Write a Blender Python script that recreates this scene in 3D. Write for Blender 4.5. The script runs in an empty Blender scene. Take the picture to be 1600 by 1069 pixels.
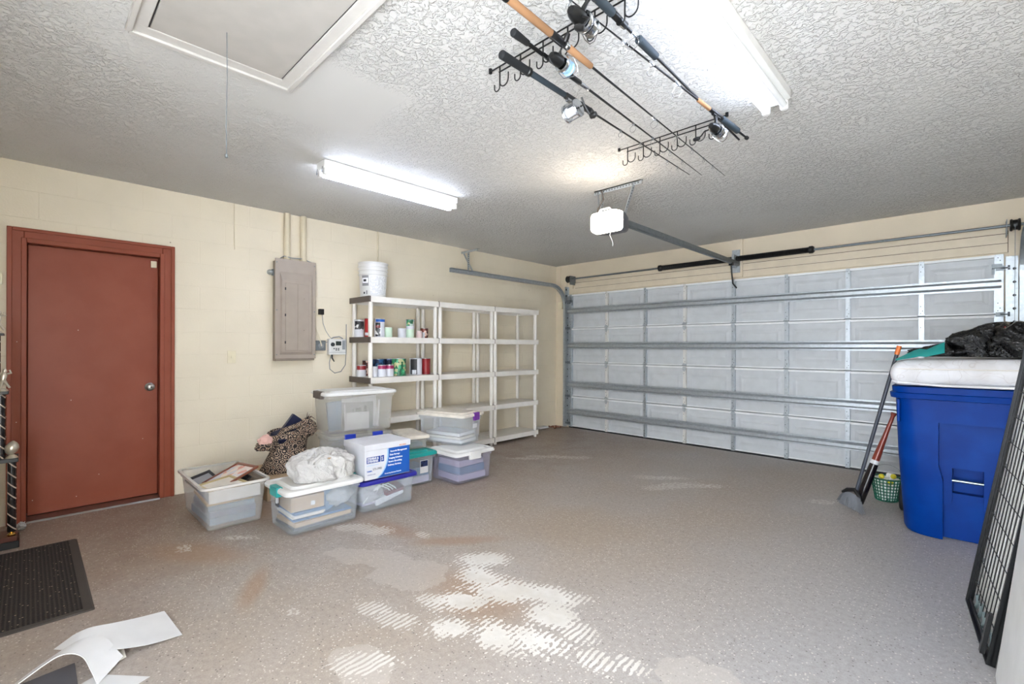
import bpy, bmesh, math, random
from mathutils import Vector, Matrix, noise
random.seed(7)
C = bpy.context.scene.collection
PI = math.pi

# ------------------------------------------------------------------ mesh helpers
class MB:
    def __init__(s): s.v = []; s.f = []; s.m = []
    def add(s, vs, fs, mi=0, M=None):
        o = len(s.v)
        s.v += [tuple(M @ Vector(v)) if M is not None else tuple(v) for v in vs]
        s.f += [tuple(i + o for i in f) for f in fs]; s.m += [mi] * len(fs)
        return s
    def box(s, x0, x1, y0, y1, z0, z1, mi=0, M=None):
        vs = [(x0,y0,z0),(x1,y0,z0),(x1,y1,z0),(x0,y1,z0),(x0,y0,z1),(x1,y0,z1),(x1,y1,z1),(x0,y1,z1)]
        return s.add(vs, [(3,2,1,0),(4,5,6,7),(0,1,5,4),(1,2,6,5),(2,3,7,6),(3,0,4,7)], mi, M)
    def loft(s, rings, cap0=True, cap1=True, mi=0, M=None):
        n = len(rings[0]); vs = [p for r in rings for p in r]; fs = []
        for k in range(len(rings) - 1):
            for i in range(n):
                j = (i + 1) % n
                fs.append((k*n+i, k*n+j, (k+1)*n+j, (k+1)*n+i))
        if cap0: fs.append(tuple(range(n - 1, -1, -1)))
        if cap1: fs.append(tuple((len(rings)-1)*n + i for i in range(n)))
        return s.add(vs, fs, mi, M)
    def lathe(s, prof, seg=24, mi=0, M=None, cap0=True, cap1=True):
        rings = [[(r*math.cos(2*PI*i/seg), r*math.sin(2*PI*i/seg), z) for i in range(seg)] for r, z in prof]
        return s.loft(rings, cap0, cap1, mi, M)
    def tube(s, pts, r, seg=8, mi=0, closed=False):
        pts = [Vector(p) for p in pts]; rings = []; n = len(pts)
        rr = r if isinstance(r, (list, tuple)) else [r] * n
        up = None
        for i, p in enumerate(pts):
            if closed: t = pts[(i+1) % n] - pts[i-1]
            else: t = pts[min(i+1, n-1)] - pts[max(i-1, 0)]
            t.normalize()
            if up is None:
                up = Vector((0,0,1)) if abs(t.z) < .9 else Vector((1,0,0))
            a = up - t * up.dot(t)
            if a.length < 1e-4: a = t.orthogonal()
            a.normalize(); b = t.cross(a); up = a
            rings.append([tuple(p + a*(rr[i]*math.cos(2*PI*k/seg)) + b*(rr[i]*math.sin(2*PI*k/seg))) for k in range(seg)])
        if closed: rings.append(rings[0]); return s.loft(rings, False, False, mi)
        return s.loft(rings, True, True, mi)
    def prism(s, poly, axis, a, b, mi=0, M=None):
        def P(u, v, w):
            return {'x': (w, u, v), 'y': (u, w, v), 'z': (u, v, w)}[axis]
        return s.loft([[P(u, v, a) for u, v in poly], [P(u, v, b) for u, v in poly]], True, True, mi, M)
    def build(s, name, mat, parent=None, smooth=False, bevel=0, loc=None, rot=None, seg=2):
        me = bpy.data.meshes.new(name); me.from_pydata(s.v, [], s.f)
        mats = mat if isinstance(mat, (list, tuple)) else [mat]
        for m in mats: me.materials.append(m)
        if len(mats) > 1: me.polygons.foreach_set('material_index', s.m)
        bm = bmesh.new(); bm.from_mesh(me); bmesh.ops.recalc_face_normals(bm, faces=bm.faces); bm.to_mesh(me); bm.free()
        if smooth:
            me.shade_smooth(); me.set_sharp_from_angle(angle=math.radians(38 if smooth is True else smooth))
        o = bpy.data.objects.new(name, me); C.objects.link(o)
        if parent is not None: o.parent = parent
        if loc is not None: o.location = loc
        if rot is not None: o.rotation_euler = rot
        if bevel:
            b = o.modifiers.new('bevel', 'BEVEL'); b.width = bevel; b.segments = seg; b.limit_method = 'ANGLE'; b.angle_limit = math.radians(50)
            me.shade_smooth(); me.set_sharp_from_angle(angle=math.radians(50))
        return o
def tag(o, label=None, cat=None, group=None, kind=None):
    if label: o['label'] = label
    if cat: o['category'] = cat
    if group: o['group'] = group
    if kind: o['kind'] = kind
    return o
def empty(name, loc, label, cat, group=None, rz=0, rot=None):
    o = bpy.data.objects.new(name, None); C.objects.link(o); o.location = loc
    o.rotation_euler = rot if rot else (0, 0, rz); o.empty_display_size = .05
    return tag(o, label, cat, group)
def copy_tree(o, parent=None):
    c = o.copy(); C.objects.link(c); c.parent = parent
    for ch in [x for x in C.objects if x.parent == o]: copy_tree(ch, c)
    return c
def rrect(x0, x1, y0, y1, r, z, n=5):
    pts = []
    for cx, cy, a0 in ((x1-r, y1-r, 0), (x0+r, y1-r, 90), (x0+r, y0+r, 180), (x1-r, y0+r, 270)):
        for i in range(n):
            a = math.radians(a0 + 90*i/(n-1)); pts.append((cx + r*math.cos(a), cy + r*math.sin(a), z))
    return pts
def line(p, q, n=2): return [tuple(Vector(p).lerp(Vector(q), i/(n-1))) for i in range(n)]
def cyl(mb, p, q, r, seg=12, r2=None, mi=0):
    return mb.tube([p, q], [r, r if r2 is None else r2], seg, mi)
def text(name, s, size, mat, parent, M, ext=.0004, align='LEFT', sx=1.0, bold=0):
    cu = bpy.data.curves.new(name, 'FONT'); cu.body = s; cu.size = size; cu.extrude = ext; cu.align_x = align; cu.offset = bold
    cu.resolution_u = 2
    t = bpy.data.objects.new(name, cu); C.objects.link(t)
    dg = bpy.context.evaluated_depsgraph_get(); me = bpy.data.meshes.new_from_object(t.evaluated_get(dg))
    bpy.data.objects.remove(t); me.transform(M @ Matrix.Diagonal((sx, 1, 1, 1))); me.materials.clear(); me.materials.append(mat)
    o = bpy.data.objects.new(name, me); C.objects.link(o)
    if parent is not None: o.parent = parent
    return o
# orientation for lettering that faces +x (reads along +y) and faces -y (reads along +x)
def face_px(x, y, z): return Matrix(((0,0,1,x),(1,0,0,y),(0,1,0,z),(0,0,0,1)))
def face_ny(x, y, z): return Matrix(((1,0,0,x),(0,0,-1,y),(0,1,0,z),(0,0,0,1)))

# ------------------------------------------------------------------ materials
def lin(h):
    h = h.lstrip('#'); o = []
    for i in (0, 2, 4):
        c = int(h[i:i+2], 16) / 255; o.append(c/12.92 if c <= .04045 else ((c+.055)/1.055)**2.4)
    return (*o, 1)
class N:
    def __init__(s, name):
        s.mat = bpy.data.materials.new(name); s.mat.use_nodes = True; s.t = s.mat.node_tree
        s.t.nodes.clear(); s.out = s.t.nodes.new('ShaderNodeOutputMaterial')
        s.b = s.t.nodes.new('ShaderNodeBsdfPrincipled'); s.t.links.new(s.b.outputs[0], s.out.inputs[0])
        s._co = None
    def n(s, ty, **kw):
        x = s.t.nodes.new(ty)
        for k, v in kw.items():
            if k in ('operation','blend_type','data_type','feature','wave_type','bands_direction','distance','invert','noise_dimensions','interpolation_type','wave_profile','mode'): setattr(x, k, v)
            else: s.set(x, k, v)
        return x
    def set(s, x, k, v):
        k = int(k[1:]) if k[0] == '_' and k[1:].isdigit() else k.replace('_', ' ')
        i = x.inputs[k]
        if isinstance(v, bpy.types.NodeSocket): s.t.links.new(v, i)
        else: i.default_value = v
    @property
    def co(s):
        if s._co is None:
            g = s.t.nodes.new('ShaderNodeNewGeometry'); s._co = g.outputs['Position']
        return s._co
    def obj(s): return s.n('ShaderNodeTexCoord').outputs['Object']
    def noise(s, scale, detail=3, co=None, rough=.5, dist=0, out='Fac'):
        x = s.n('ShaderNodeTexNoise', Scale=scale, Detail=detail, Roughness=rough, Distortion=dist); s.set(x, 'Vector', co or s.co); return x.outputs[out]
    def vor(s, scale, co=None, feature='F1', out='Distance', rnd=1.):
        x = s.n('ShaderNodeTexVoronoi', feature=feature, Scale=scale, Randomness=rnd); s.set(x, 'Vector', co or s.co); return x.outputs[out]
    def wave(s, scale, co=None, d='X', dist=0, detail=0, ty='BANDS'):
        x = s.n('ShaderNodeTexWave', wave_type=ty, Scale=scale, Distortion=dist, Detail=detail)
        if ty == 'BANDS': x.bands_direction = d
        s.set(x, 'Vector', co or s.co); return x.outputs['Fac']
    def math(s, op, a, b=0., c=None):
        x = s.t.nodes.new('ShaderNodeMath'); x.operation = op
        s.set(x, '_0', a); s.set(x, '_1', b)
        if c is not None: s.set(x, '_2', c)
        return x.outputs[0]
    def ss(s, v, a, b, lo=0., hi=1.):
        x = s.n('ShaderNodeMapRange', interpolation_type='SMOOTHSTEP'); s.set(x, 'Value', v)
        x.inputs[1].default_value = a; x.inputs[2].default_value = b; x.inputs[3].default_value = lo; x.inputs[4].default_value = hi
        return x.outputs[0]
    def mix(s, f, a, b, bt='MIX'):
        x = s.n('ShaderNodeMix', data_type='RGBA', blend_type=bt)
        s.set(x, '_0', f)
        for i, v in ((6, a), (7, b)):
            if isinstance(v, bpy.types.NodeSocket): s.t.links.new(v, x.inputs[i])
            else: x.inputs[i].default_value = v
        return x.outputs[2]
    def bump(s, h, strength=.3, dist=.01, prev=None):
        x = s.n('ShaderNodeBump', Strength=strength, Distance=dist, Height=h)
        if prev is not None: s.set(x, 'Normal', prev)
        s.set(s.b, 'Normal', x.outputs[0]); return x.outputs[0]
    def base(s, v): s.set(s.b, 'Base Color', v); return s
    def p(s, **kw):
        for k, v in kw.items(): s.set(s.b, k, v)
        return s
def simple(name, col, rough=.5, metal=0, **kw):
    m = N(name); c = lin(col)
    f = m.noise(9, 3, m.obj()); m.base(m.mix(m.ss(f, .3, .7), c, tuple(x*.93 for x in c[:3]) + (1,)))
    m.p(Roughness=rough, Metallic=metal, **kw); return m.mat
def translucent(name, col, alpha, rough=.35):
    m = N(name); f = m.noise(14, 3, m.obj())
    m.base(lin(col)); m.p(Roughness=rough); m.set(m.b, 'Alpha', m.ss(f, .25, .75, alpha*.92, min(1, alpha*1.1)))
    m.p(**{'Specular_IOR_Level': .5}); return m.mat
def emit(name, col, st):
    m = N(name); m.base(lin(col)); m.p(Roughness=.4); m.set(m.b, 'Emission Color', lin(col)); m.set(m.b, 'Emission Strength', st); return m.mat
M = {}
# painted block walls
def wallmat(name, col, axis, block=True):
    m = N(name); c = lin(col)
    n1 = m.noise(2.2, 4); n2 = m.noise(70, 4); n3 = m.noise(14, 3)
    cc = m.mix(m.ss(n1, .35, .7), c, tuple(x*.94 for x in c[:3]) + (1,))
    spots = m.vor(3.1); cc = m.mix(m.ss(spots, .022, .012), cc, lin('#9a8f7a'))
    m.base(cc); m.p(Roughness=.62)
    h = m.math('ADD', m.math('MULTIPLY', n2, .35), m.math('MULTIPLY', n3, .3))
    if block:
        br = m.n('ShaderNodeTexBrick'); br.offset = .5
        sp = m.n('ShaderNodeSeparateXYZ'); m.set(sp, 'Vector', m.co)
        cb = m.n('ShaderNodeCombineXYZ'); m.t.links.new(sp.outputs[1 if axis == 'y' else 0], cb.inputs[0]); m.t.links.new(sp.outputs[2], cb.inputs[1])
        m.set(br, 'Vector', cb.outputs[0]); m.set(br, 'Scale', 1.); m.set(br, 'Mortar Size', .006); m.set(br, 'Mortar Smooth', .8)
        m.set(br, 'Brick Width', .4064); m.set(br, 'Row Height', .2032); m.set(br, 'Color1', (1,1,1,1)); m.set(br, 'Color2', (1,1,1,1)); m.set(br, 'Mortar', (0,0,0,1))
        b = m.bump(h, .55, .006); m.bump(br.outputs['Color'], .28, .006, b)
    else: m.bump(h, .5, .004)
    return m.mat
M['wallA'] = wallmat('painted block', '#e2d8c3', 'y')
M['wallB'] = wallmat('painted header', '#dacdb6', 'x', False)
M['wallR'] = wallmat('painted side', '#d6ccb6', 'y', False)
def ceilmat():
    m = N('textured ceiling'); c = lin('#d0cfcc')
    co = m.co
    n1 = m.noise(40, 5, co, .55, .6); n0 = m.noise(1.3, 3)
    h = m.ss(n1, .44, .60)
    fade = m.ss(m.noise(.9, 2), .3, .55, .45, 1.)
    # smooth repaired strip beside the attic hatch
    sp = m.n('ShaderNodeSeparateXYZ'); m.set(sp, 'Vector', co)
    dx = m.math('ABSOLUTE', m.math('SUBTRACT', sp.outputs[0], 2.45)); dy = m.math('ABSOLUTE', m.math('SUBTRACT', sp.outputs[1], -5.0))
    d = m.math('MAXIMUM', m.math('MULTIPLY', dx, 2.2), m.math('MULTIPLY', dy, 2.6))
    sm = m.ss(m.math('ADD', d, m.math('MULTIPLY', n0, .4)), .9, 1.15)
    m.base(m.mix(m.ss(n0, .3, .7), c, tuple(x*.95 for x in c[:3]) + (1,))); m.p(Roughness=.75)
    b = m.n('ShaderNodeBump', Distance=.0075); m.set(b, 'Strength', m.math('MULTIPLY', m.math('MULTIPLY', fade, sm), .85)); m.set(b, 'Height', h)
    m.set(m.b, 'Normal', b.outputs[0]); return m.mat
M['ceiling'] = ceilmat()
def floormat():
    m = N('worn epoxy floor'); co = m.co
    sp = m.n('ShaderNodeSeparateXYZ'); m.set(sp, 'Vector', co); X, Y = sp.outputs[0], sp.outputs[1]
    big = m.noise(.75, 4); mid = m.noise(4.5, 5, rough=.6); fine = m.noise(38, 5, rough=.62); vf = m.noise(150, 3)
    c = m.mix(m.ss(big, .35, .68), lin('#aca49e'), lin('#a8998a'))
    # browner near the door side and the tubs, greyer towards the near right
    west = m.ss(m.math('ADD', X, m.math('MULTIPLY', mid, 1.6)), 1.2, 3.4)
    c = m.mix(west, m.mix(m.ss(mid, .3, .7), lin('#927f71'), lin('#9b8c80')), c)
    east = m.ss(m.math('SUBTRACT', m.math('ADD', X, m.math('MULTIPLY', big, 1.5)), m.math('MULTIPLY', Y, .25)), 4.9, 6.6)
    c = m.mix(east, c, lin('#a7a5a5'))
    c = m.mix(m.ss(m.math('ADD', m.math('MULTIPLY', vf, .5), m.math('MULTIPLY', fine, .5)), .38, .62, 0, .6), c, m.mix(.5, c, lin('#6a625c')))
    # flecks of white and dark paint chip
    fl = m.vor(78, out='Distance'); fc = m.vor(78, out='Color')
    sc = m.n('ShaderNodeSeparateColor'); m.set(sc, 'Color', fc)
    zone = m.ss(m.noise(1.6, 2), .32, .62, .55, .90)
    wm = m.math('MULTIPLY', m.ss(fl, .32, .22), m.math('GREATER_THAN', sc.outputs[0], m.math('SUBTRACT', 1.42, zone)))
    dm = m.math('MULTIPLY', m.ss(fl, .34, .22), m.math('LESS_THAN', sc.outputs[1], .14))
    c = m.mix(m.math('MULTIPLY', wm, .6), c, lin('#e2ddd4')); c = m.mix(m.math('MULTIPLY', dm, .7), c, lin('#4d4742'))
    def ell(cx, cy, rx, ry, a):
        ca, sa = math.cos(math.radians(a)), math.sin(math.radians(a))
        dx = m.math('SUBTRACT', X, cx); dy = m.math('SUBTRACT', Y, cy)
        u = m.math('ADD', m.math('MULTIPLY', dx, ca/rx), m.math('MULTIPLY', dy, sa/rx))
        v = m.math('SUBTRACT', m.math('MULTIPLY', dy, ca/ry), m.math('MULTIPLY', dx, sa/ry))
        return m.math('SUBTRACT', 1., m.math('SQRT', m.math('ADD', m.math('MULTIPLY', u, u), m.math('MULTIPLY', v, v))))
    def union(L):
        r = ell(*L[0])
        for e in L[1:]: r = m.math('MAXIMUM', r, ell(*e))
        return r
    # brown stain
    st = union([(2.0,-4.35,.5,.16,10),(2.5,-4.15,.5,.12,50),(3.1,-4.5,.6,.35,0),(1.5,-5.4,.6,.25,30),(.9,-4.95,.5,.3,0),(2.2,-5.3,.4,.1,-30)])
    c = m.mix(m.ss(m.math('ADD', st, m.math('MULTIPLY', mid, .6)), .45, 1.1, 0, .55), c, lin('#9a795b'))
    # smooth scraped plates, barely lighter
    sm = union([(2.33,-4.68,.3,.13,30),(2.68,-4.62,.26,.2,30),(4.22,-4.33,.16,.14,0),(3.2,-5.2,.16,.12,0)])
    c = m.mix(m.ss(m.math('ADD', sm, m.math('MULTIPLY', m.math('SUBTRACT', mid, .5), 1.6)), .05, .12, 0, .38), c, lin('#c0b9b1'))
    # peeled paint down to pale concrete, with tyre-tread comb at the edges
    pe = union([(2.84,-4.22,.20,.12,40),(2.98,-4.36,.26,.14,-10),(3.2,-4.38,.30,.13,35),(3.38,-4.25,.22,.11,20),(3.08,-4.62,.20,.10,45),(3.52,-4.40,.16,.13,0),(3.60,-4.58,.22,.13,20),(3.44,-4.68,.14,.12,0),(3.25,-4.80,.13,.09,30)])
    pe2 = union([(2.86,-4.96,.10,.07,35),(3.02,-4.93,.12,.08,35),(1.78,-4.52,.17,.08,45),(1.98,-4.42,.14,.10,45),(2.25,-4.25,.07,.05,0),(3.2,-5.18,.16,.08,60),(3.86,-4.52,.12,.08,0),(3.97,-4.44,.08,.06,0),(3.45,-4.22,.18,.08,35),(3.02,-4.72,.13,.07,0),(3.68,-4.42,.12,.1,0)])
    pe3 = union([(1.48,-1.76,.42,.09,38),(1.25,-2.1,.25,.06,38),(2.95,-1.95,.36,.10,60),(2.75,-1.75,.28,.08,40),(3.2,-1.7,.2,.08,40),(4.08,-1.48,.14,.07,45),(1.35,-5.45,.08,.05,0),(1.42,-5.15,.12,.05,40),(2.6,-5.25,.05,.03,0)])
    rag = m.math('ADD', m.math('MULTIPLY', m.math('SUBTRACT', mid, .5), 2.0), m.math('MULTIPLY', m.math('SUBTRACT', fine, .5), 2.3))
    mp = m.n('ShaderNodeMapping'); m.set(mp, 'Vector', co); mp.inputs['Rotation'].default_value = (0,0,math.radians(-4))
    comb = m.wave(11.5, mp.outputs[0], 'X', 3.6, 2)
    cm = m.ss(comb, .25, .55)
    rag = m.math('ADD', rag, m.math('MULTIPLY', m.math('SUBTRACT', comb, .5), .30))
    a1 = m.ss(m.math('ADD', pe, rag), .28, .34)
    a2 = m.math('MULTIPLY', m.ss(m.math('ADD', m.math('MAXIMUM', pe2, m.math('SUBTRACT', pe, -.06)), rag), .24, .30), cm)
    a3 = m.math('MULTIPLY', m.ss(m.math('ADD', pe3, rag), .25, .34), m.ss(fine, .42, .55))
    peel = m.math('MAXIMUM', a1, a2)
    peel = m.math('MAXIMUM', peel, m.math('MULTIPLY', a3, .9))
    c = m.mix(m.math('MULTIPLY', peel, .9), c, m.mix(m.ss(mid, .3, .7), lin('#dad7d2'), lin('#cac5bd')))
    m.base(c)
    m.set(m.b, 'Roughness', m.ss(m.math('ADD', m.math('MULTIPLY', fine, .4), m.math('MULTIPLY', peel, .3)), .1, .6, .42, .8))
    m.bump(m.math('SUBTRACT', m.math('MULTIPLY', fine, .4), m.math('MULTIPLY', peel, .5)), .25, .003)
    return m.mat
M['floor'] = floormat()
def doorpaint():
    m = N('brick red paint'); o = m.co; c = lin('#894430')
    ch = m.vor(9); sc = m.noise(5, 4)
    cc = m.mix(m.ss(sc, .3, .7), c, lin('#8f4b37')); cc = m.mix(m.ss(ch, .032, .02), cc, lin('#d8c4b2'))
    m.base(cc); m.p(Roughness=.42, Specular_IOR_Level=.3); m.bump(m.noise(60, 3), .12, .002); return m.mat
M['red'] = doorpaint()
M['white'] = simple('white enamel', '#e6e6e4', .35)
M['whitewood'] = simple('white painted wood', '#d9d8d4', .5)
M['whiteplastic'] = simple('white plastic', '#dcdcda', .32)
M['offwhite'] = simple('shelf plastic', '#e9e5de', .5)
M['taupecap'] = simple('taupe plastic', '#5b524b', .55)
M['black'] = simple('black plastic', '#131314', .4)
M['blackmetal'] = simple('black metal', '#141516', .35, .3)
M['grip'] = simple('foam grip', '#17191c', .8)
M['greygrip'] = simple('grey foam grip', '#27323a', .75)
M['cork'] = simple('cork', '#a67c58', .8)
M['redrod'] = simple('red lacquer', '#b03040', .3)
M['rod'] = simple('graphite', '#0d0e11', .45)
M['chrome'] = simple('polished metal', '#c8ccd0', .18, 1)
M['brushed'] = simple('brushed nickel', '#a9a6a2', .35, 1)
def galv(name, col, rough):
    m = N(name); f = m.vor(45, m.obj(), out='Color'); bw = m.n('ShaderNodeRGBToBW'); m.set(bw, 'Color', f)
    c = lin(col); m.base(m.mix(bw.outputs[0], c, tuple(x*.8 for x in c[:3]) + (1,))); m.p(Roughness=rough+.06, Metallic=.65); return m.mat
M['galv'] = galv('galvanised steel', '#b9c0c5', .34)
M['galvdark'] = galv('dull galvanised steel', '#838a8e', .42)
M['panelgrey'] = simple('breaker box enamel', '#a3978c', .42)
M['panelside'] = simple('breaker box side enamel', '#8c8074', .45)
M['cream'] = simple('cream plastic', '#e3d9bd', .45)
M['conduit'] = simple('painted conduit', '#d8cdb3', .5)
M['doorskin'] = simple('garage door enamel', '#c6cacd', .45)
M['rail'] = simple('lit section rail enamel', '#eceeef', .4)  # whiter than the door skin, so joints show light and shadow banding
M['gapshade'] = simple('brown gap shade', '#5d4c3e', .8)  # shadow between the header boards, put in as dark brown colour
M['headboard'] = simple('painted header board', '#dacdb6', .55)
M['greyplastic'] = simple('grey plastic', '#8d9296', .45)
M['lcd'] = simple('grey display', '#39413f', .25)
M['darkbutton'] = simple('dark button', '#2b2f35', .4)
M['tubeon'] = emit('lit fluorescent tube', '#e2ebff', 8.5)
M['tubebright'] = emit('bright fluorescent tube', '#dfeaff', 7.5)
M['tubedim'] = simple('unlit fluorescent tube', '#eceef0', .2)
M['lens'] = emit('lit opener lens', '#fff0dc', 10.5)
M['openerbody'] = simple('opener charcoal', '#55555c', .4)
M['tub'] = translucent('clear tub plastic', '#dfe8f2', .17, .22)
M['tubfog'] = translucent('foggy tub plastic', '#dcdad6', .27, .28)
M['tubpurple'] = translucent('smoky lilac tub plastic', '#b4b2c8', .22, .25)
M['tubrim'] = translucent('tub rim plastic', '#e2e0dc', .7, .25)
M['lidcream'] = translucent('cream translucent lid', '#e8e1d4', .85)
M['teal'] = simple('teal plastic', '#1c9a96', .4)
M['bluelid'] = simple('royal blue lid plastic', '#24268e', .35)
M['bluelatch'] = simple('blue latch plastic', '#2340c0', .4)
M['purple'] = simple('purple latch plastic', '#6a2490', .4)
M['paper'] = simple('paper', '#d8d8da', .7)
M['paper2'] = simple('pale card', '#dcd6cc', .75)
M['card'] = simple('kraft cardboard', '#b39a7c', .8)
M['cardgrey'] = simple('grey chipboard', '#8f8f92', .8)
M['boxwhite'] = simple('white box card', '#d6d8df', .6)
M['boxblue'] = simple('printed blue', '#1256ae', .5)
M['boxlight'] = simple('printed pale blue', '#9cc3e6', .5)
M['ink'] = simple('printed navy ink', '#1d3f8f', .5)
M['inkwhite'] = simple('printed white', '#f2f5fa', .5)
M['inkblack'] = simple('black ink', '#26262a', .5)
M['denim'] = simple('blue folder', '#3c6690', .6)
M['denim2'] = simple('slate blue folder', '#5a7ea0', .6)
M['navy'] = simple('navy leatherette', '#171d3a', .4)
M['maroon'] = simple('maroon folder', '#6d2440', .6)
M['frame1'] = simple('reddish wood frame', '#7b4430', .4)
M['frame2'] = simple('gilt frame', '#b8a67c', .4)
M['pink'] = simple('pink cloth', '#d9b0a6', .85)
M['lilac'] = simple('lilac paper', '#b9b6cc', .7)
M['ball'] = simple('golf ball white', '#f0f0ec', .3)
M['bally'] = simple('golf ball yellow', '#e2d534', .3)
M['basket'] = simple('green basket plastic', '#0f5a44', .4)
M['bat'] = simple('red-brown bat lacquer', '#7c3324', .28)
M['batdark'] = simple('black bat lacquer', '#1b1516', .25)
M['broomhandle'] = simple('dark broom tube', '#3c414b', .4)
M['orange'] = simple('orange plastic', '#d8722c', .4)
M['bristle'] = simple('grey bristle', '#7d7f84', .8)
M['brass'] = simple('gold plated', '#c9a765', .25, 1)
M['silverpaint'] = simple('silver plated plastic', '#d0c8b8', .3, .7)
M['mahogany'] = simple('trophy wood', '#5a3024', .35)
M['rubber'] = simple('tyre rubber', '#1b1b1c', .7)
M['steelbar'] = simple('zinc bar', '#9fb2b5', .3, .9)
def bluebin():
    m = N('blue bin plastic'); f = m.noise(6, 5); c = lin('#00307f'); s = m.noise(60, 4)
    m.base(m.mix(m.ss(f, .35, .7), c, lin('#003889'))); m.p(Roughness=.42, Specular_IOR_Level=.1); m.bump(s, .12, .002); return m.mat
M['bin'] = bluebin()
def matmat():
    m = N('folded mat'); f = m.noise(7, 5); sw = m.vor(16, m.noise(5, 3, out='Color'), out='Distance')
    co = m.mix(.4, m.co, m.noise(4, 2, out='Color')); v = m.vor(11, co, 'DISTANCE_TO_EDGE')
    c = m.mix(m.ss(f, .35, .7), lin('#cfcfd2'), lin('#c2c0c0')); c = m.mix(m.ss(v, .03, .0, 0, .45), c, lin('#a89f9d'))
    m.base(c); m.p(Roughness=.55); m.bump(m.noise(12, 4), .5, .01); return m.mat
M['mattress'] = matmat()
def plasticbag(name, col, rough, alpha, b=.6, sp=.5):
    m = N(name); m.base(lin(col)); m.p(Roughness=rough, Alpha=alpha, Specular_IOR_Level=sp)
    n1 = m.noise(18, 5, rough=.6, dist=1.2); n2 = m.noise(7, 3, dist=2)
    m.bump(m.math('ADD', m.math('ABSOLUTE', m.math('SUBTRACT', n1, .5)), m.math('ABSOLUTE', m.math('SUBTRACT', n2, .5))), b, .05); return m.mat
M['bagwhite'] = plasticbag('white carrier film', '#d9d7d5', .25, .9, .8)
M['bagblack'] = plasticbag('black bin liner film', '#050608', .07, 1, .5, .55)
M['filmclear'] = plasticbag('clear film', '#dfe3e8', .2, .55, .7)
def paisley():
    m = N('paisley cloth'); o = m.obj()
    v = m.vor(21, o); w = m.math('SINE', m.math('MULTIPLY', v, 24)); n = m.noise(60, 2, o, dist=3)
    k = m.math('ADD', m.math('MULTIPLY', w, .5), m.math('MULTIPLY', m.math('SUBTRACT', n, .5), 2.2))
    c = m.mix(m.ss(k, .1, .3), lin('#1b1618'), lin('#b39c88')); sc = m.vor(21, o, out='Distance')
    c = m.mix(m.ss(sc, .16, .1), c, lin('#a07862')); m.base(c); m.p(Roughness=.8); return m.mat
M['paisley'] = paisley()
def matrib():
    m = N('ribbed mat'); o = m.co; w = m.wave(19, o, 'Y', .4, 1); n = m.noise(120, 3)
    debris = m.vor(46); dcol = m.vor(46, out='Color'); sc = m.n('ShaderNodeSeparateColor'); m.set(sc, 'Color', dcol)
    c = m.mix(m.ss(m.math('MULTIPLY', w, m.math('ADD', n, .3)), .2, .8), lin('#1e1917'), lin('#39312d'))
    c = m.mix(m.math('MULTIPLY', m.ss(debris, .2, .12), m.math('GREATER_THAN', sc.outputs[0], .55)), c, lin('#a08d78'))
    m.base(c); m.p(Roughness=.9); m.bump(m.math('ADD', w, n), .6, .004); return m.mat
M['mat'] = matrib()
def cancol(name, cols, scale=30):
    m = N(name); o = m.obj(); v = m.vor(scale, o, out='Color'); s = m.n('ShaderNodeSeparateColor'); m.set(s, 'Color', v)
    c = lin(cols[0])
    for i, k in enumerate(cols[1:]): c = m.mix(m.math('GREATER_THAN', s.outputs[i % 3], .62), c, lin(k))
    m.base(c); m.p(Roughness=.4); return m.mat
def stripe():
    m = N('trophy column film'); o = m.obj(); sp = m.n('ShaderNodeSeparateXYZ'); m.set(sp, 'Vector', o)
    k = m.math('SINE', m.math('ADD', m.math('MULTIPLY', sp.outputs[2], 95), m.math('MULTIPLY', sp.outputs[1], 110)))
    m.base(m.mix(m.ss(k, .86, .95), lin('#191416'), lin('#b9a89a'))); m.p(Roughness=.2); return m.mat
M['column'] = stripe()

# ------------------------------------------------------------------ the setting
def struct(o): return tag(o, kind='structure')
H = 2.64; XR = 5.85; YB = -6.95
def slab(name, mat, *b): return struct(MB().box(*b).build(name, mat))
slab('floor', M['floor'], -.2, XR+.2, YB, .3, -.12, 0)
slab('ceiling', M['ceiling'], -.2, XR+.2, YB, .3, H, H+.12)
w = MB(); w.box(-.2, 0, -6.165, -5.36, 2.06, H); w.box(-.2, 0, YB, -6.165, 0, H); w.box(-.2, 0, -5.36, .3, 0, H)
struct(w.build('wall_left', M['wallA']))
w = MB(); w.box(0, .29, 0, .2, 0, H); w.box(5.17, XR, 0, .2, 0, H); w.box(.29, 5.17, 0, .2, 2.15, H)
struct(w.build('wall_far', M['wallB']))
slab('wall_right', M['wallR'], XR, XR+.2, YB, .3, 0, H)
w = MB(); w.box(-.2, 4.0, YB-.15, YB, 0, H); w.box(4.0, XR, YB-.15, YB, 2.2, H)  # unseen doorway gap added behind the camera to let fill light in
struct(w.build('wall_back', M['wallR']))
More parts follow.
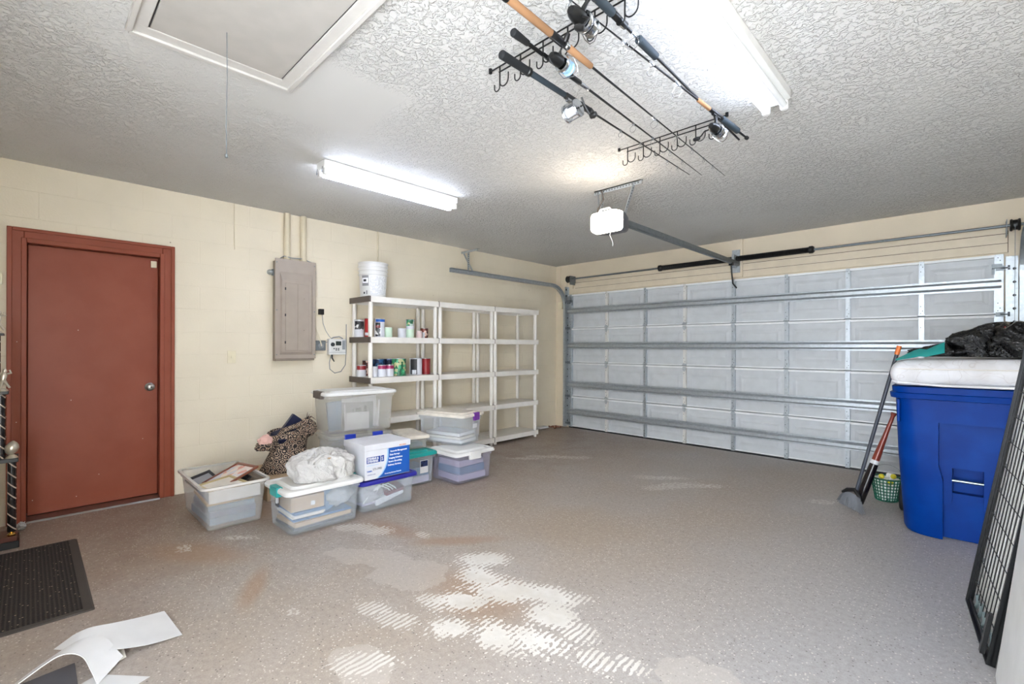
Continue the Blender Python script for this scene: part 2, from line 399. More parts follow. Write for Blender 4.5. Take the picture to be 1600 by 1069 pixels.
# brown door in its frame
fr = MB()
for y0, y1, z0, z1 in ((-6.262,-6.175,0,2.155), (-5.352,-5.267,0,2.155), (-6.175,-5.352,2.07,2.155)):
    fr.box(0, .018, y0, y1, z0, z1)
for y0, y1, z0, z1 in ((-6.262,-6.235,0,2.155), (-5.292,-5.267,0,2.155), (-6.235,-5.292,2.13,2.155)):
    fr.box(.018, .03, y0, y1, z0, z1)
for y0, y1, z0, z1 in ((-6.19,-6.16,0,2.085), (-5.37,-5.338,0,2.085), (-6.16,-5.37,2.05,2.085)):
    fr.box(-.14, .024, y0, y1, z0, z1)
struct(fr.build('trim_1', M['red'], bevel=.004))
struct(MB().box(-.2,-.16,-6.165,-5.36,0,2.06).build('leak_blocker', M['red']))  # unseen backing added behind the door to stop world light leaking in
thr = MB().prism([(-.14,0),(.05,0),(.04,.012),(-.02,.03),(-.14,.03)], 'y', -6.16, -5.37)
thr.build('threshold', M['brushed'], bpy.data.objects['trim_1'])
d = struct(MB().box(-.085, -.045, -6.155, -5.375, .034, 2.046).build('door_1', M['red'], bevel=.002))
RX = Matrix.Rotation(PI/2, 4, 'Y')
k = MB().lathe([(.0,0),(.033,0),(.035,.006),(.03,.010),(.013,.016),(.012,.03),(.022,.038),(.028,.05),(.026,.064),(.018,.07),(0,.071)], 28, M=Matrix.Translation((-.045,-5.43,.95)) @ RX)
k.build('door_knob', M['brushed'], d, smooth=True)
MB().lathe([(0,0),(.006,0),(.006,.004),(0,.004)], 12, M=Matrix.Translation((.0262,-5.43,.95)) @ RX).build('lock_cylinder', M['inkblack'], bpy.data.objects['door_knob'])
MB().box(-.046, -.028, -5.425, -5.385, 1.965, 2.02).build('contact_sensor', M['cream'], d, bevel=.002)
# header boards above the garage door (part of the far wall's trim)
hb = MB(); hb.box(.36, 5.20, -.022, 0, 2.165, 2.245); hb.box(.40, 5.20, -.02, 0, 2.25, 2.33); hb.box(5.205, 5.28, -.022, 0, 1.9, 2.40)
hb.box(.30,.36,-.02,0,1.9,2.40)
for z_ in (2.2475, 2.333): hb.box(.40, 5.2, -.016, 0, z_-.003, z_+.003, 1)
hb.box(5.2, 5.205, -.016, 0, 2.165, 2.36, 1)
struct(hb.build('trim_2', [M['headboard'], M['gapshade']]))
struct(MB().box(2.83, 2.955, -.045, -.023, 2.17, 2.635).build('trim_3', M['headboard'], bevel=.002))

# ------------------------------------------------------------------ garage door
gd = struct(bpy.data.objects.new('door_2', None)); C.objects.link(gd); gd.location = (0,0,0)
SX = [.335, 1.012, 1.650, 2.228, 2.850, 3.438, 4.023, 4.618, 5.145]
SZ = [0.02, .515, 1.055, 1.605, 2.15]
for s in range(4):
    z0, z1 = SZ[s] + .003, SZ[s+1] - .003
    mb = MB(); mb.box(.295, 5.165, -.012, .03, z0, z1)
    for i in range(8):
        a, b = SX[i] + .06, SX[i+1] - .06; p, q = z0 + .085, z1 - .085
        # raised panel: two stepped frustums pressed into the skin
        mb.loft([[(a,-.012,p),(b,-.012,p),(b,-.012,q),(a,-.012,q)], [(a+.03,-.0165,p+.03),(b-.03,-.0165,p+.03),(b-.03,-.0165,q-.03),(a+.03,-.0165,q-.03)]], False, False)
        mb.loft([[(a+.03,-.0165,p+.03),(b-.03,-.0165,p+.03),(b-.03,-.0165,q-.03),(a+.03,-.0165,q-.03)], [(a+.05,-.0135,p+.05),(b-.05,-.0135,p+.05),(b-.05,-.0135,q-.05),(a+.05,-.0135,q-.05)]], False, True)
    mb.box(.29, 5.17, .03, .06, z0-.01, z1+.01)  # hidden backing added across the joints to block outside light
    mb.build('door_section', M['doorskin'], gd)
    MB().box(.295, 5.165, -.050, -.012, z1-.024, z1-.002).build('section_rail', M['rail'], gd)
    MB().box(.295, 5.165, -.026, -.012, z0+.004, z0+.016).build('lower_rail', M['rail'], gd)
    for i, x in enumerate(SX):
        wd = .034 if 0 < i < 8 else .052
        st = MB(); st.box(x-wd/2-.004, x+wd/2+.004, -.044, -.012, z0, z1); st.box(x-wd/2, x+wd/2, -.0525, -.044, z0, z1)
        st.build('stile', M['galv'] if i in (0, 8) else M['whitewood'] if i % 2 == 1 and i < 4 else M['galv'], gd)
        ho = MB()
        for dz in (.03, .055, .10):
            for sgn in (1, -1):
                zz = (z0 + dz) if sgn > 0 else (z1 - dz)
                ho.lathe([(0,0),(.0045,0),(.0045,.002),(0,.002)], 8, M=Matrix.Translation((x + (.008 if dz == .055 else -.006), -.0520, zz)) @ Matrix.Rotation(PI/2, 4, 'X'))
        ho.build('screw_holes', M['inkblack'], gd)
    sz = [.27, .71, 1.33, 1.885][s]
    prof = [(-.051,-.06),(-.056,-.06),(-.056,-.042),(-.095,-.030),(-.100,-.024),(-.100,.008),(-.095,.014),(-.056,.032),(-.056,.05),(-.051,.05)]
    MB().prism([(y, sz+z) for y, z in prof], 'x', .30, 5.16).build('strut', M['galv'], gd)
for s in (1, 2, 3):
    for i, x in enumerate(SX):
        hg = MB(); z = SZ[s]
        hg.box(x-.024, x+.024, -.058, -.050, z+.012, z+.030); hg.box(x-.022, x+.022, -.058, -.050, z-.05, z-.012)
        cyl(hg, (x-.030,-.058,z+.004), (x+.030,-.058,z+.004), .007, 8); hg.prism([(x-.022,z-.05),(x,z-.08),(x+.022,z-.05)], 'y', -.057, -.050)
        hg.build('hinge', M['galv'], gd)
for x in (.31, 5.155):
    for z in SZ[1:4] + [2.02, .08]:
        rl = MB(); sg = -1 if x < 1 else 1
        cyl(rl, (x,-.075,z), (x+sg*.05,-.075,z), .006, 8); cyl(rl, (x+sg*.045,-.075,z), (x+sg*.058,-.075,z), .02, 14); rl.box(x-.03, x+.03, -.07, -.041, z-.02, z+.02)
        rl.build('roller', M['galvdark'], gd, smooth=True)
MB().box(.295, 5.165, -.03, .03, .004, .022).build('weather_strip', M['black'], gd)
for x0, x1 in ((.29, .375), (5.10, 5.165)):
    MB().box(x0, x1, -.105, -.042, 2.02, 2.055).box(x0, x1, -.048, -.042, 1.97, 2.055).build('top_bracket', M['galvdark'], gd)
# tracks
def track(name, x, sgn, label, yend, hang=True):
    r = empty(name, (x, -.09, 0), label, 'door track', 'garage door roller tracks')
    pts = [(0,0,.02),(0,0,1.93)] + [(0, -.34*(1-math.cos(a)), 1.93+.34*math.sin(a)) for a in [PI/2*i/10 for i in range(1,11)]] + [(0, yend, 2.27)]
    mb = MB(); rings = []
    pr = [(-.022,-.026),(.022,-.026),(.022,-.023),(-.018,-.023),(-.018,.023),(.022,.023),(.022,.026),(-.022,.026)]
    P = [Vector(p) for p in pts]
    for i, p in enumerate(P):
        t = (P[min(i+1,len(P)-1)] - P[max(i-1,0)]).normalized(); b = Vector((1,0,0)); nrm = t.cross(b)
        rings.append([tuple(p + b*u*sgn + nrm*v) for u, v in pr])
    mb.loft(rings); mb.build('rail', M['galv'], r)
    an = MB(); x_ = -.02*sgn
    an.box(min(x_, x_-sgn*.003), max(x_, x_-sgn*.003), .02, .085, .05, 2.28); an.box(*( (x_, x_+.03) if sgn > 0 else (x_-.03, x_)), .082, .086, .05, 2.28)
    for i in range(22): an.box(x_-.004, x_+.004, .035, .06, .12+i*.1, .15+i*.1, 1)
    an.build('wall_angle', [M['galv'], M['inkblack']], r)
    pa = MB(); a_, b_ = (.012, .062) if sgn > 0 else (-.105, -.028)
    pa.box(a_, b_, .026, .030, .04, 2.12)
    for i in range(17): pa.lathe([(0,0),(.012,0),(.012,.002),(0,.002)], 10, 1, Matrix.Translation(((a_+b_)/2 + (b_-a_)*.2*sgn*-1, .0258, .12+i*.118)) @ Matrix.Rotation(PI/2, 4, 'X'))
    pa.build('perforated_angle', [M['galv'], M['inkblack']], r)
    return r
tl = track('door_track', .262, 1, 'galvanised curved roller track next to the empty shelving units', -2.35)
hg = MB(); 
def strap(mb, p, q, w=.03, t=.003, ax='y'):
    p, q = Vector(p), Vector(q); d = (q-p).normalized(); u = Vector((0,1,0)) if ax == 'y' else Vector((1,0,0)); n = d.cross(u).normalized()
    vs = []
    for e in (p, q):
        for a, b in ((-w/2,-t/2),(w/2,-t/2),(w/2,t/2),(-w/2,t/2)): vs.append([*(e + u*a + n*b)])
    mb.loft([vs[:4], vs[4:]])
def holes(mb, p, q, n, ax='y', r=.005, t=.003):
    p, q = Vector(p), Vector(q); d = (q-p).normalized(); u = Vector((0,1,0)) if ax == 'y' else Vector((1,0,0)); nn = d.cross(u).normalized()
    for i in range(n):
        c = p.lerp(q, (i+.5)/n); mb.tube([c - nn*(t), c + nn*(t)], r, 6)
hb_ = MB(); hb_.box(-.10, .22, -2.09, -2.05, 2.545, 2.549); hb_.box(-.10, .22, -2.09, -2.087, 2.52, 2.549)
strap(hb_, (.02,-2.07,2.29), (.02,-2.07,2.55), .032, .003, 'y'); strap(hb_, (.02,-2.0,2.29), (-.09,-2.07,2.55), .028, .003, 'y')
hb_.build('ceiling_hanger', M['galv'], tl)
hh = MB(); holes(hh, (.02,-2.07,2.30), (.02,-2.07,2.54), 9, 'y', .006); hh.build('hanger_holes', M['inkblack'], tl)
tl['label'] = 'galvanised curved roller track next to the empty shelving units'
trk = track('door_track', 5.292, -1, 'galvanised upright roller track behind the blue bin', -2.35)
for o in C.objects:
    pass
strap_r = MB(); strap(strap_r, (0,-2.07,2.29), (0,-2.07,2.55)); strap_r.build('ceiling_hanger', M['galv'], trk)
# torsion shaft
ts = empty('torsion_shaft', (2.78, -.115, 2.385), 'long steel torsion shaft with two black springs above the garage door', 'door spring')
cyl(MB(), (-2.45,0,0), (2.53,0,0), .0125, 14).build('shaft', M['galvdark'], ts, smooth=True)
for x0, x1 in ((-.875, .08), (.13, .91)):
    sp = MB(); n = 75; prof = []
    for i in range(n*2+1): prof.append((.034 if i % 2 else .030, i/(n*2)*(x1-x0)))
    sp.lathe(prof, 18, M=Matrix.Translation((x0,0,0)) @ RX); sp.build('spring', M['blackmetal'], ts)
for x in (-.885, .90):
    MB().lathe([(0,0),(.042,0),(.042,.03),(.03,.045),(0,.045)], 18, M=Matrix.Translation((x,0,0)) @ RX).build('winding_cone', M['black'], ts, smooth=True)
cp = MB(); cp.box(.09, .12, -.05, .05, -.10, .05); cp.box(.06, .15, .05, .068, -.16, .12); cp.build('centre_plate', M['galv'], ts)
for x in (-2.43, 2.46):
    MB().lathe([(0,-.03),(.05,-.03),(.055,-.02),(.045,-.01),(.045,.015),(.055,.025),(.05,.035),(0,.035)], 20, M=Matrix.Translation((x,0,0)) @ RX).build('cable_drum', M['black'], ts, smooth=True)
    bp = MB(); s_ = 1 if x < 0 else -1; bp.box(x+s_*.05-.0025, x+s_*.05+.0025, -.04, .11, -.09, .05); bp.build('end_bearing_plate', M['galvdark'], ts)
    cyl(MB(), (x, -.045, 0), (x, -.012, -2.30), .0018, 6).build('lift_cable', M['galvdark'], ts)

# ------------------------------------------------------------------ opener
op = empty('door_opener', (2.915, -3.03, 2.29), 'ceiling-hung garage door opener with glowing lens and long rail', 'door opener')
def orring(y, hw, zt, zb, r=.03):
    return [(x, y, z) for x, z, _ in rrect(-hw, hw, zb, zt, r, 0, 5)]
MB().loft([orring(-.0, .105, .055, -.075), orring(.0, .12, .066, -.084), orring(.07, .128, .07, -.086)], True, False).build('light_lens', M['lens'], op, smooth=True)
MB().loft([orring(.07, .129, .071, -.087), orring(.12, .125, .070, -.086), orring(.20, .10, .06, -.075), orring(.25, .07, .045, -.05)]).build('motor_housing', M['openerbody'], op, smooth=True)
MB().tube([(-.06,.02,.068),(-.04,.02,.092),(.04,.02,.092),(.06,.02,.068)], .008, 8).build('lens_handle', M['whiteplastic'], op, smooth=True)
rl = MB(); rl.box(-.02, .02, .2, 2.955, .018, .062); rl.box(-.013,.013,.2,2.95,.008,.018)
rl.build('rail', M['galvdark'], op, bevel=.002)
sx = MB(); sx.box(-.28, .17, .28, .30, .34, .3495); sx.box(-.28,.17,.28,.284,.315,.3495)
strap(sx, (-.20,.29,.34), (-.13,.16,.03), .03, .003, 'y'); strap(sx, (-.25,.29,.34), (-.14,.17,.03), .026, .003, 'y'); strap(sx, (.10,.29,.34), (.06,.19,.03), .034, .003, 'y')
sx.box(-.15, .08, .15, .20, .030, .034)
sx.build('hanger_strap', M['galv'], op)
hx = MB(); holes(hx, (-.20,.29,.33), (-.13,.16,.05), 10); holes(hx, (.10,.29,.33), (.06,.19,.05), 12)
for i in range(16): hx.box(-.27+i*.027, -.262+i*.027, .279, .283, .325, .335)
hx.build('strap_holes', M['inkblack'], op)
MB().tube([(-.15,.14,.06),(-.19,.2,.16),(-.16,.24,.25),(-.2,.27,.34)], .006, 8).build('power_cable', M['taupecap'], op, smooth=True)
arm = MB(); arm.tube([(-.0,2.72,.02),(.0,2.74,-.10),(.0,2.78,-.22),(-.0,2.90,-.26)], .009, 8); arm.box(-.02,.02,2.70,2.75,-.01,.03); arm.build('door_arm', M['blackmetal'], op)
MB().tube([(.06,.01,-.085),(.055,.0,-.13),(.075,.0,-.17),(.085,0,-.20),(.08,0,-.215)], .0025, 6).build('pull_cord', M['paper'], op)

# ------------------------------------------------------------------ fluorescent lights
def fixture(name, x0, x1, y0, y1, label, lit, hooks):
    r = empty(name, ((x0+x1)/2, (y0+y1)/2, H), label, 'ceiling light', 'strip lights on the ceiling')
    hw = (x1-x0)/2; hl = (y1-y0)/2
    MB().prism([(-hw,-.001),(hw,-.001),(hw,-.045),(hw*.55,-.062),(-hw*.55,-.062),(-hw,-.045)], 'y', -hl, hl).build('housing', M['white'], r, bevel=.002)
    for i, x in enumerate((-hw*.62, hw*.62)):
        t = MB(); cyl(t, (x,-hl+.03,-.083), (x,hl-.03,-.083), .0165, 20); t.build('tube', lit[i], r, smooth=True)
        for y in (-hl, hl-.03):
            MB().box(x-.019, x+.019, y, y+.03, -.104, -.058).build('lamp_holder', M['whiteplastic'], r, bevel=.006)
        if hooks:
            MB().tube([(x,-hl-.004,-.05),(x,-hl-.012,-.085),(x+.012,-hl-.016,-.098),(x+.02,-hl-.012,-.088)], .0022, 6).build('hook', M['galvdark'], r)
    return r
fixture('strip_light', 1.525, 1.655, -4.68, -3.46, 'white two-tube fluorescent strip light hung over the storage tubs', (M['tubeon'], M['tubeon']), True)
fixture('strip_light', 4.155, 4.295, -4.63, -3.40, 'white fluorescent strip light beside the fishing rods, one tube unlit', (M['tubebright'], M['tubedim']), False)

# ------------------------------------------------------------------ attic hatch
ht = empty('attic_hatch', (3.2, -5.54, H), 'white painted attic hatch with moulded frame and pull string', 'hatch')
MB().box(-.70, .62, -.262, .262, -.012, -.001).build('panel', simple('hatch board', '#b4b0aa', .6), ht, bevel=.002)
f = MB()
for a, b, c_, d_ in ((-.785,.70,-.335,-.268), (-.785,.70,.268,.335)):
    f.box(a, b, c_, d_, -.012, -.001); f.box(a+.01, b, (c_ if c_ < 0 else d_-.022), (c_+.022 if c_ < 0 else d_), -.024, -.012)
f.box(-.785, -.705, -.335, .335, -.0125, -.001); f.box(-.785, -.76, -.325, .325, -.0245, -.012); f.box(.63, .70, -.335, .335, -.012, -.001)
f.build('frame', simple('hatch moulding', '#c9c6c1', .5), ht, bevel=.003)
MB().box(-.704,-.700,-.266,.266,-.0075,-.001).box(-.704,.6,-.267,-.2625,-.0075,-.001).box(-.704,.6,.2625,.267,-.0075,-.001).build('gap', M['inkblack'], ht)
st = MB().tube([(-.50,-.03,-.012),(-.50,-.028,-.2),(-.501,-.031,-.4),(-.50,-.03,-.53)], .0016, 6)
st.lathe([(0,-.545),(.006,-.543),(.006,-.53),(0,-.528)], 8, M=Matrix.Translation((-.50,-.03,0))); st.build('pull_string', M['galvdark'], ht)

# ------------------------------------------------------------------ rod racks + rods
def rack(name, x0, x1, y, label):
    r = empty(name, ((x0+x1)/2, y, H), label, 'rod rack', 'black wire rod racks under the ceiling')
    L = (x1-x0)/2
    b = MB(); cyl(b, (-L,0,-.014), (L,0,-.014), .0035, 8); cyl(b, (-L+.06,0,-.040), (L-.06,0,-.040), .0035, 8)
    for x in (-L, L): b.lathe([(0,-.022),(.009,-.022),(.009,-.001),(0,-.001)], 10, M=Matrix.Translation((x,0,0)))
    b.build('bar', M['blackmetal'], r)
    n = 6
    for i in range(n):
        x = -L + .065 + i*(2*L-.13)/(n-1)
        h = MB(); h.tube([(x,0,-.012),(x,0,-.105)], .0035, 8)
        pts = [(x + .028*math.cos(t) + .028, .0, -.088 + .028*math.sin(t)) for t in [PI + PI*k/8 for k in range(9)]]
        h.tube(pts + [(x+.056,0,-.062)], .003, 8)
        pts = [(x - .0, 0, -.105)] + [(x - .018 + .018*math.cos(t), -.0, -.108 + .018*math.sin(t)) for t in [-PI*k/8 for k in range(1,9)]]
        h.tube(pts + [(x-.036,0,-.09)], .0028, 8)
        h.build('hook', M['blackmetal'], r)
    return r
rack('rod_rack', 3.30, 4.10, -4.60, 'black wire rod rack holding the reel ends of the rods')
rack('rod_rack', 3.262, 3.965, -3.375, 'black wire rod rack nearest the garage door opener')
def basis(p, q):
    x = (Vector(q) - Vector(p)).normalized(); z = Vector((0,0,1)); y = z.cross(x).normalized(); z = x.cross(y)
    m = Matrix((x, y, z)).transposed().to_4x4(); m.translation = Vector(p); return m
def spin_reel(par, x, sgn=1, s=1., spool='paper', roll=0.):
    """spinning reel hanging below the rod (local -z); sgn = +1 spool faces the tip"""
    R = Matrix.Translation((x,0,0)) @ Matrix.Rotation(roll, 4, 'X') @ Matrix.Diagonal((sgn*s, s, s, 1))
    def T(mb): mb.v = [tuple(R @ Vector(v)) for v in mb.v]; return mb
    b = MB(); b.tube([(0,0,-.012),(0,0,-.03),(-.006,0,-.055)], [.012,.006,.009], 10); b.box(-.035,.035,-.007,.007,-.014,-.008)
    b.lathe([(0,-.045),(.012,-.043),(.019,-.03),(.023,-.01),(.023,.012),(.0,.02)], 16, M=Matrix.Translation((-.012,0,-.075)) @ RX)
    body = T(b).build('reel_body', M['blackmetal'], par, smooth=True)
    T(MB().lathe([(0,.0),(.030,0),(.033,.008),(.031,.018),(.026,.024),(0,.024)], 20, M=Matrix.Translation((.008,0,-.075)) @ RX)).build('rotor', M['chrome'], body, smooth=True)
    sp = MB().lathe([(0,.026),(.029,.026),(.029,.030),(.022,.032),(.022,.052),(.028,.055),(.028,.059),(.012,.064),(.008,.074),(0,.074)], 22, M=Matrix.Translation((.008,0,-.075)) @ RX)
    T(sp).build('spool', M[spool], body, smooth=True)
    bl = MB().tube([(.02,.034,-.075),(.05,.041,-.082),(.072,.02,-.105),(.078,0,-.113),(.072,-.02,-.105),(.05,-.041,-.082),(.02,-.034,-.075)], .0018, 6)
    T(bl).build('bail', M['chrome'], body, smooth=True)
    hd = MB().tube([(-.02,-.02,-.075),(-.02,-.05,-.078),(-.035,-.056,-.10),(-.06,-.058,-.12)], .0035, 8); hd.lathe([(0,-.015),(.008,-.014),(.011,0),(.008,.016),(0,.018)], 12, M=Matrix.Translation((-.062,-.066,-.122)) @ Matrix.Rotation(PI/2,4,'X'))
    T(hd).build('handle', M['black'], body, smooth=True)
    return body
def cast_reel(par, x, s=1., roll=0.):
    R = Matrix.Translation((x,0,0)) @ Matrix.Rotation(roll, 4, 'X') @ Matrix.Scale(s, 4)
    RY = Matrix.Rotation(PI/2, 4, 'X')
    def T(mb): mb.v = [tuple(R @ Vector(v)) for v in mb.v]; return mb
    b = MB(); b.box(-.035,.035,-.008,.008,-.020,-.010); b.box(-.015,.015,-.03,.03,-.032,-.018)
    for y in (-.034, .026): b.lathe([(0,0),(.034,0),(.038,.003),(.036,.010),(0,.012)], 24, M=Matrix.Translation((0,y+.010,-.055)) @ RY)
    for a in (30, 150, 250, 300): cyl(b, (.032*math.cos(math.radians(a)), -.03, -.055+.032*math.sin(math.radians(a))), (.032*math.cos(math.radians(a)), .03, -.055+.032*math.sin(math.radians(a))), .003, 6)
    body = T(b).build('reel_body', M['chrome'], par, smooth=True)
    T(MB().lathe([(0,-.024),(.024,-.024),(.024,-.02),(.018,-.018),(.018,.018),(.024,.02),(.024,.024),(0,.024)], 20, M=Matrix.Translation((0,0,-.055)) @ RY)).build('spool', M['paper'], body, smooth=True)
    h = MB().tube([(0,-.04,-.055),(0,-.058,-.055),(.02,-.062,-.085),(.028,-.064,-.10)], .004, 8)
    h.tube([(0,-.058,-.055),(-.016,-.06,-.03)], .004, 8)
    h.lathe([(0,-.014),(.010,-.014),(.014,0),(.010,.014),(0,.014)], 14, M=Matrix.Translation((.028,-.078,-.102)) @ RY)
    T(h).build('handle', M['black'], body, smooth=True)
    return body
def rod(name, p, q, segs, rtip, label, guides, reel):
    """p butt end, q tip; segs = [(x0,x1,r0,r1,mat,part name)]"""
    r = empty(name, p, label, 'fishing rod', 'fishing rods hung under the ceiling'); r.matrix_world = basis(p, q)
    L = (Vector(q)-Vector(p)).length; xs = segs[-1][1]
    blank = MB(); n = 10; rb = .0068
    for a in range(1): blank.tube([(xs*.2 + (L-xs*.2)*i/n, 0, 0) for i in range(n+1)], [rb + (rtip-rb)*(i/n) for i in range(n+1)], 10)
    blank.build('blank', M['rod'], r, smooth=True)
    for x0, x1, r0, r1, mt, pn in [s[:6] for s in segs]:
        e = min(.006, (x1-x0)*.2)
        MB().lathe([(r0*.7, x0), (r0, x0+e), (r1, x1-e), (r1*.7, x1)], 16, M=RX).build(pn, M[mt], r, smooth=True)
    for x, rg in guides:
        g = MB(); g.tube([(x, rg*math.cos(t), -.010 - rg*1.25 + rg*math.sin(t)) for t in [2*PI*k/16 for k in range(16)]], .0011, 5, closed=True)
        g.tube([(x-rg*.9,0,-.003),(x,0,-.010-rg*.25)], .0011, 5); g.tube([(x+rg*.7,0,-.003),(x,0,-.010-rg*.25)], .0011, 5)
        wr = .0075 - .004*(x/L); g.lathe([(wr*.6,x-rg-.004),(wr*1.05,x-rg*.8),(wr*1.05,x+rg*.8),(wr*.6,x+rg+.004)], 8, M=RX)
        g.build('line_guide', M['chrome'] if rg > .012 else M['galvdark'], r, smooth=True)
    reel(r)
    return r
rod('fishing_rod', (3.575,-4.80,2.505), (3.508,-2.83,2.545),
    [(0,.17,.018,.017,'grip','butt_grip'), (.165,.19,.0195,.0195,'black','collar'), (.19,.45,.013,.013,'greygrip','handle_tube'), (.45,.56,.0155,.0155,'black','reel_seat'), (.56,.66,.015,.015,'grip','fore_grip'), (.66,.70,.017,.012,'black','winding_check')],
    .0022, 'black rod with chrome reel and long black butt grip, cranked handle hanging', [(.98,.012),(1.22,.011),(1.42,.009),(1.6,.008),(1.76,.006)], lambda r: cast_reel(r, .50, 1.15, -.15))
rod('fishing_rod', (3.70,-4.86,2.51), (3.585,-2.80,2.53),
    [(0,.10,.016,.012,'grip','butt_grip'), (.10,.30,.008,.008,'blackmetal','handle_tube'), (.30,.48,.012,.011,'black','reel_seat'), (.48,.55,.0095,.008,'chrome','winding_check'), (.56,.86,.0052,.0046,'redrod','red_wrap')],
    .0016, 'slim rod with red lacquered section above a blue-spooled spinning reel', [(1.0,.018),(1.25,.012),(1.5,.009),(1.7,.007)], lambda r: spin_reel(r, .22, 1, 1.05, 'boxlight', -1.0))
rod('fishing_rod', (3.82,-5.25,2.51), (3.70,-2.68,2.53),
    [(0,.55,.015,.0145,'cork','rear_cork_grip'), (.2,.26,.017,.017,'black','hood'), (.50,.60,.0155,.0155,'black','reel_seat'), (.60,.625,.014,.014,'chrome','hood_ring'), (.625,.80,.0145,.0125,'cork','fore_cork_grip')],
    .0014, 'cork-handled rod with no reel, hung in the middle of the rack', [(1.42,.020),(1.72,.017),(1.95,.010),(2.15,.007),(2.32,.006)], lambda r: MB().box(.5,.58,-.004,.004,-.02,-.014).build('keeper', M['chrome'], r))
rod('fishing_rod', (4.03,-5.05,2.525), (3.955,-3.15,2.56),
    [(0,.40,.017,.0165,'greygrip','butt_grip'), (.40,.50,.014,.014,'blackmetal','reel_seat'), (.60,.765,.017,.016,'greygrip','fore_grip')],
    .0058, 'stout rod with grey foam fore grip, butt towards the camera side', [(.56,.022),(1.3,.012)], lambda r: spin_reel(r, .25, 1, 1.15, 'chrome', .5))
rod('fishing_rod', (4.043,-3.275,2.50), (3.935,-5.02,2.53),
    [(0,.02,.011,.011,'black','butt_cap'), (.02,.13,.005,.006,'rod','thin_butt'), (.13,.33,.0165,.0155,'greygrip','rear_grip'), (.33,.47,.0125,.0115,'blackmetal','reel_seat'), (.47,.60,.0105,.0095,'cork','fore_cork_grip')],
    .0018, 'reversed rod with ball-ended butt and large silver spinning reel', [(.80,.024),(1.02,.020),(1.22,.017),(1.40,.012),(1.55,.008)], lambda r: spin_reel(r, .40, -1, 1.05, 'chrome', .0))

# ------------------------------------------------------------------ left wall fittings
bp = empty('breaker_panel', (0, -4.27, 1.155), 'grey-brown metal breaker panel with hinged cover on the left block wall', 'electrical panel')
MB().box(0, .085, -.19, .19, .0, .99).build('box', M['panelside'], bp, bevel=.003)
MB().box(.085, .095, -.20, .20, .02, 1.01).build('cover', M['panelgrey'], bp, bevel=.004)
MB().loft([[(.095,-.155,.06),(.095,.165,.06),(.095,.165,.88),(.095,-.155,.88)], [(.112,-.14,.085),(.112,.15,.085),(.112,.15,.80),(.112,-.14,.80)]], False, True).build('raised_frame', M['panelgrey'], bp)
dr = MB().box(.112, .120, -.11, .12, .10, .77).build('door', M['panelgrey'], bp, bevel=.003)
MB().box(.1195, .1215, .005, .009, .105, .765).box(.12,.123,.065,.075,.30,.308).box(.12,.123,.065,.075,.62,.628).build('seam', M['panelside'], dr)
for z in (.17, .44, .70): MB().box(.118, .124, -.117, -.107, z, z+.025).build('hinge', M['inkblack'], dr)
sc = MB()
for y, z in ((-.185,.06),(-.185,.5),(-.185,.97),(.185,.06),(.185,.5),(.185,.97)): sc.lathe([(0,0),(.006,0),(.006,.003),(0,.003)], 8, M=Matrix.Translation((.095,y,z)) @ RX)
sc.build('screws', M['galvdark'], bp)
for y, n in ((-4.338,'conduit pipe rising from the panel, nearest the brown door'), (-4.176,'conduit pipe rising from the panel, nearest the shelves')):
    r = empty('conduit', (.034, y, 2.165), 'cream painted ' + n, 'conduit', 'two painted conduits above the panel')
    cyl(MB(), (0,0,-.015), (0,0,.47), .029, 20).build('pipe', M['conduit'], r, smooth=True)
    MB().lathe([(.029,.0),(.034,0),(.034,.02),(.029,.02)], 20).build('locknut', M['conduit'], r, smooth=True)
r = tag(cyl(MB(), (.012,-3.31,1.84), (.012,-3.31,2.638), .009, 12).build('conduit', M['conduit'], smooth=True), 'thin cream pipe running up the wall behind the white bucket', 'conduit')
tag(MB().tube([(.006,-4.803,2.638),(.006,-4.803,2.4),(.008,-4.80,2.207)], .0035, 8).build('wire', M['conduit'], smooth=True), 'painted wire end hanging from the ceiling left of the panel', 'wire')
tag(MB().tube([(.01,-4.40,2.175),(.05,-4.37,2.20),(.07,-4.3,2.185),(.05,-4.2,2.195),(.05,-4.1,2.17),(.05,-4.055,2.08),(.03,-4.05,1.9),(.02,-4.045,1.7)], .005, 8).build('cable', M['greyplastic'], smooth=True), 'grey cable draped over the top of the breaker panel', 'cable')
tag(cyl(MB(), (.014,-4.045,1.45), (.014,-4.045,1.78), .012, 12).build('conduit', M['conduit'], smooth=True), 'short cream pipe clipped beside the right edge of the breaker panel', 'conduit')
j = empty('alarm_bell', (.0, -4.49, 2.03), 'small round metal fitting on the wall left of the breaker panel', 'wall fitting')
MB().lathe([(0,0),(.026,0),(.026,.02),(.02,.03),(.012,.045),(0,.047)], 18, M=RX).build('housing', M['galv'], j, smooth=True)
MB().box(.0,.03,.018,.03,-.03,.03).build('plate', M['galvdark'], j)
s = empty('light_switch', (0, -4.822, 1.196), 'cream wall switch plate between the brown door and the panel', 'switch')
MB().box(0, .006, -.036, .036, -.058, .058).build('plate', M['cream'], s, bevel=.002)
MB().box(.006, .016, -.006, .006, -.012, .012).build('toggle', M['cream'], s)
s = empty('switch_box', (0, -6.30, 1.775), 'cream switch plate on the wall past the door frame', 'switch')
MB().box(0, .03, -.05, .02, -.04, .04).build('plate', M['cream'], s, bevel=.004)
pl = empty('plug_adapter', (0, -3.985, 1.665), 'small black plug adapter on the wall above the timer', 'plug')
MB().box(.0, .005, -.03, .03, -.045, .045).build('outlet_plate', M['cream'], pl)
MB().box(.006, .05, -.024, .024, -.03, .03).build('adapter', M['black'], pl, bevel=.004)
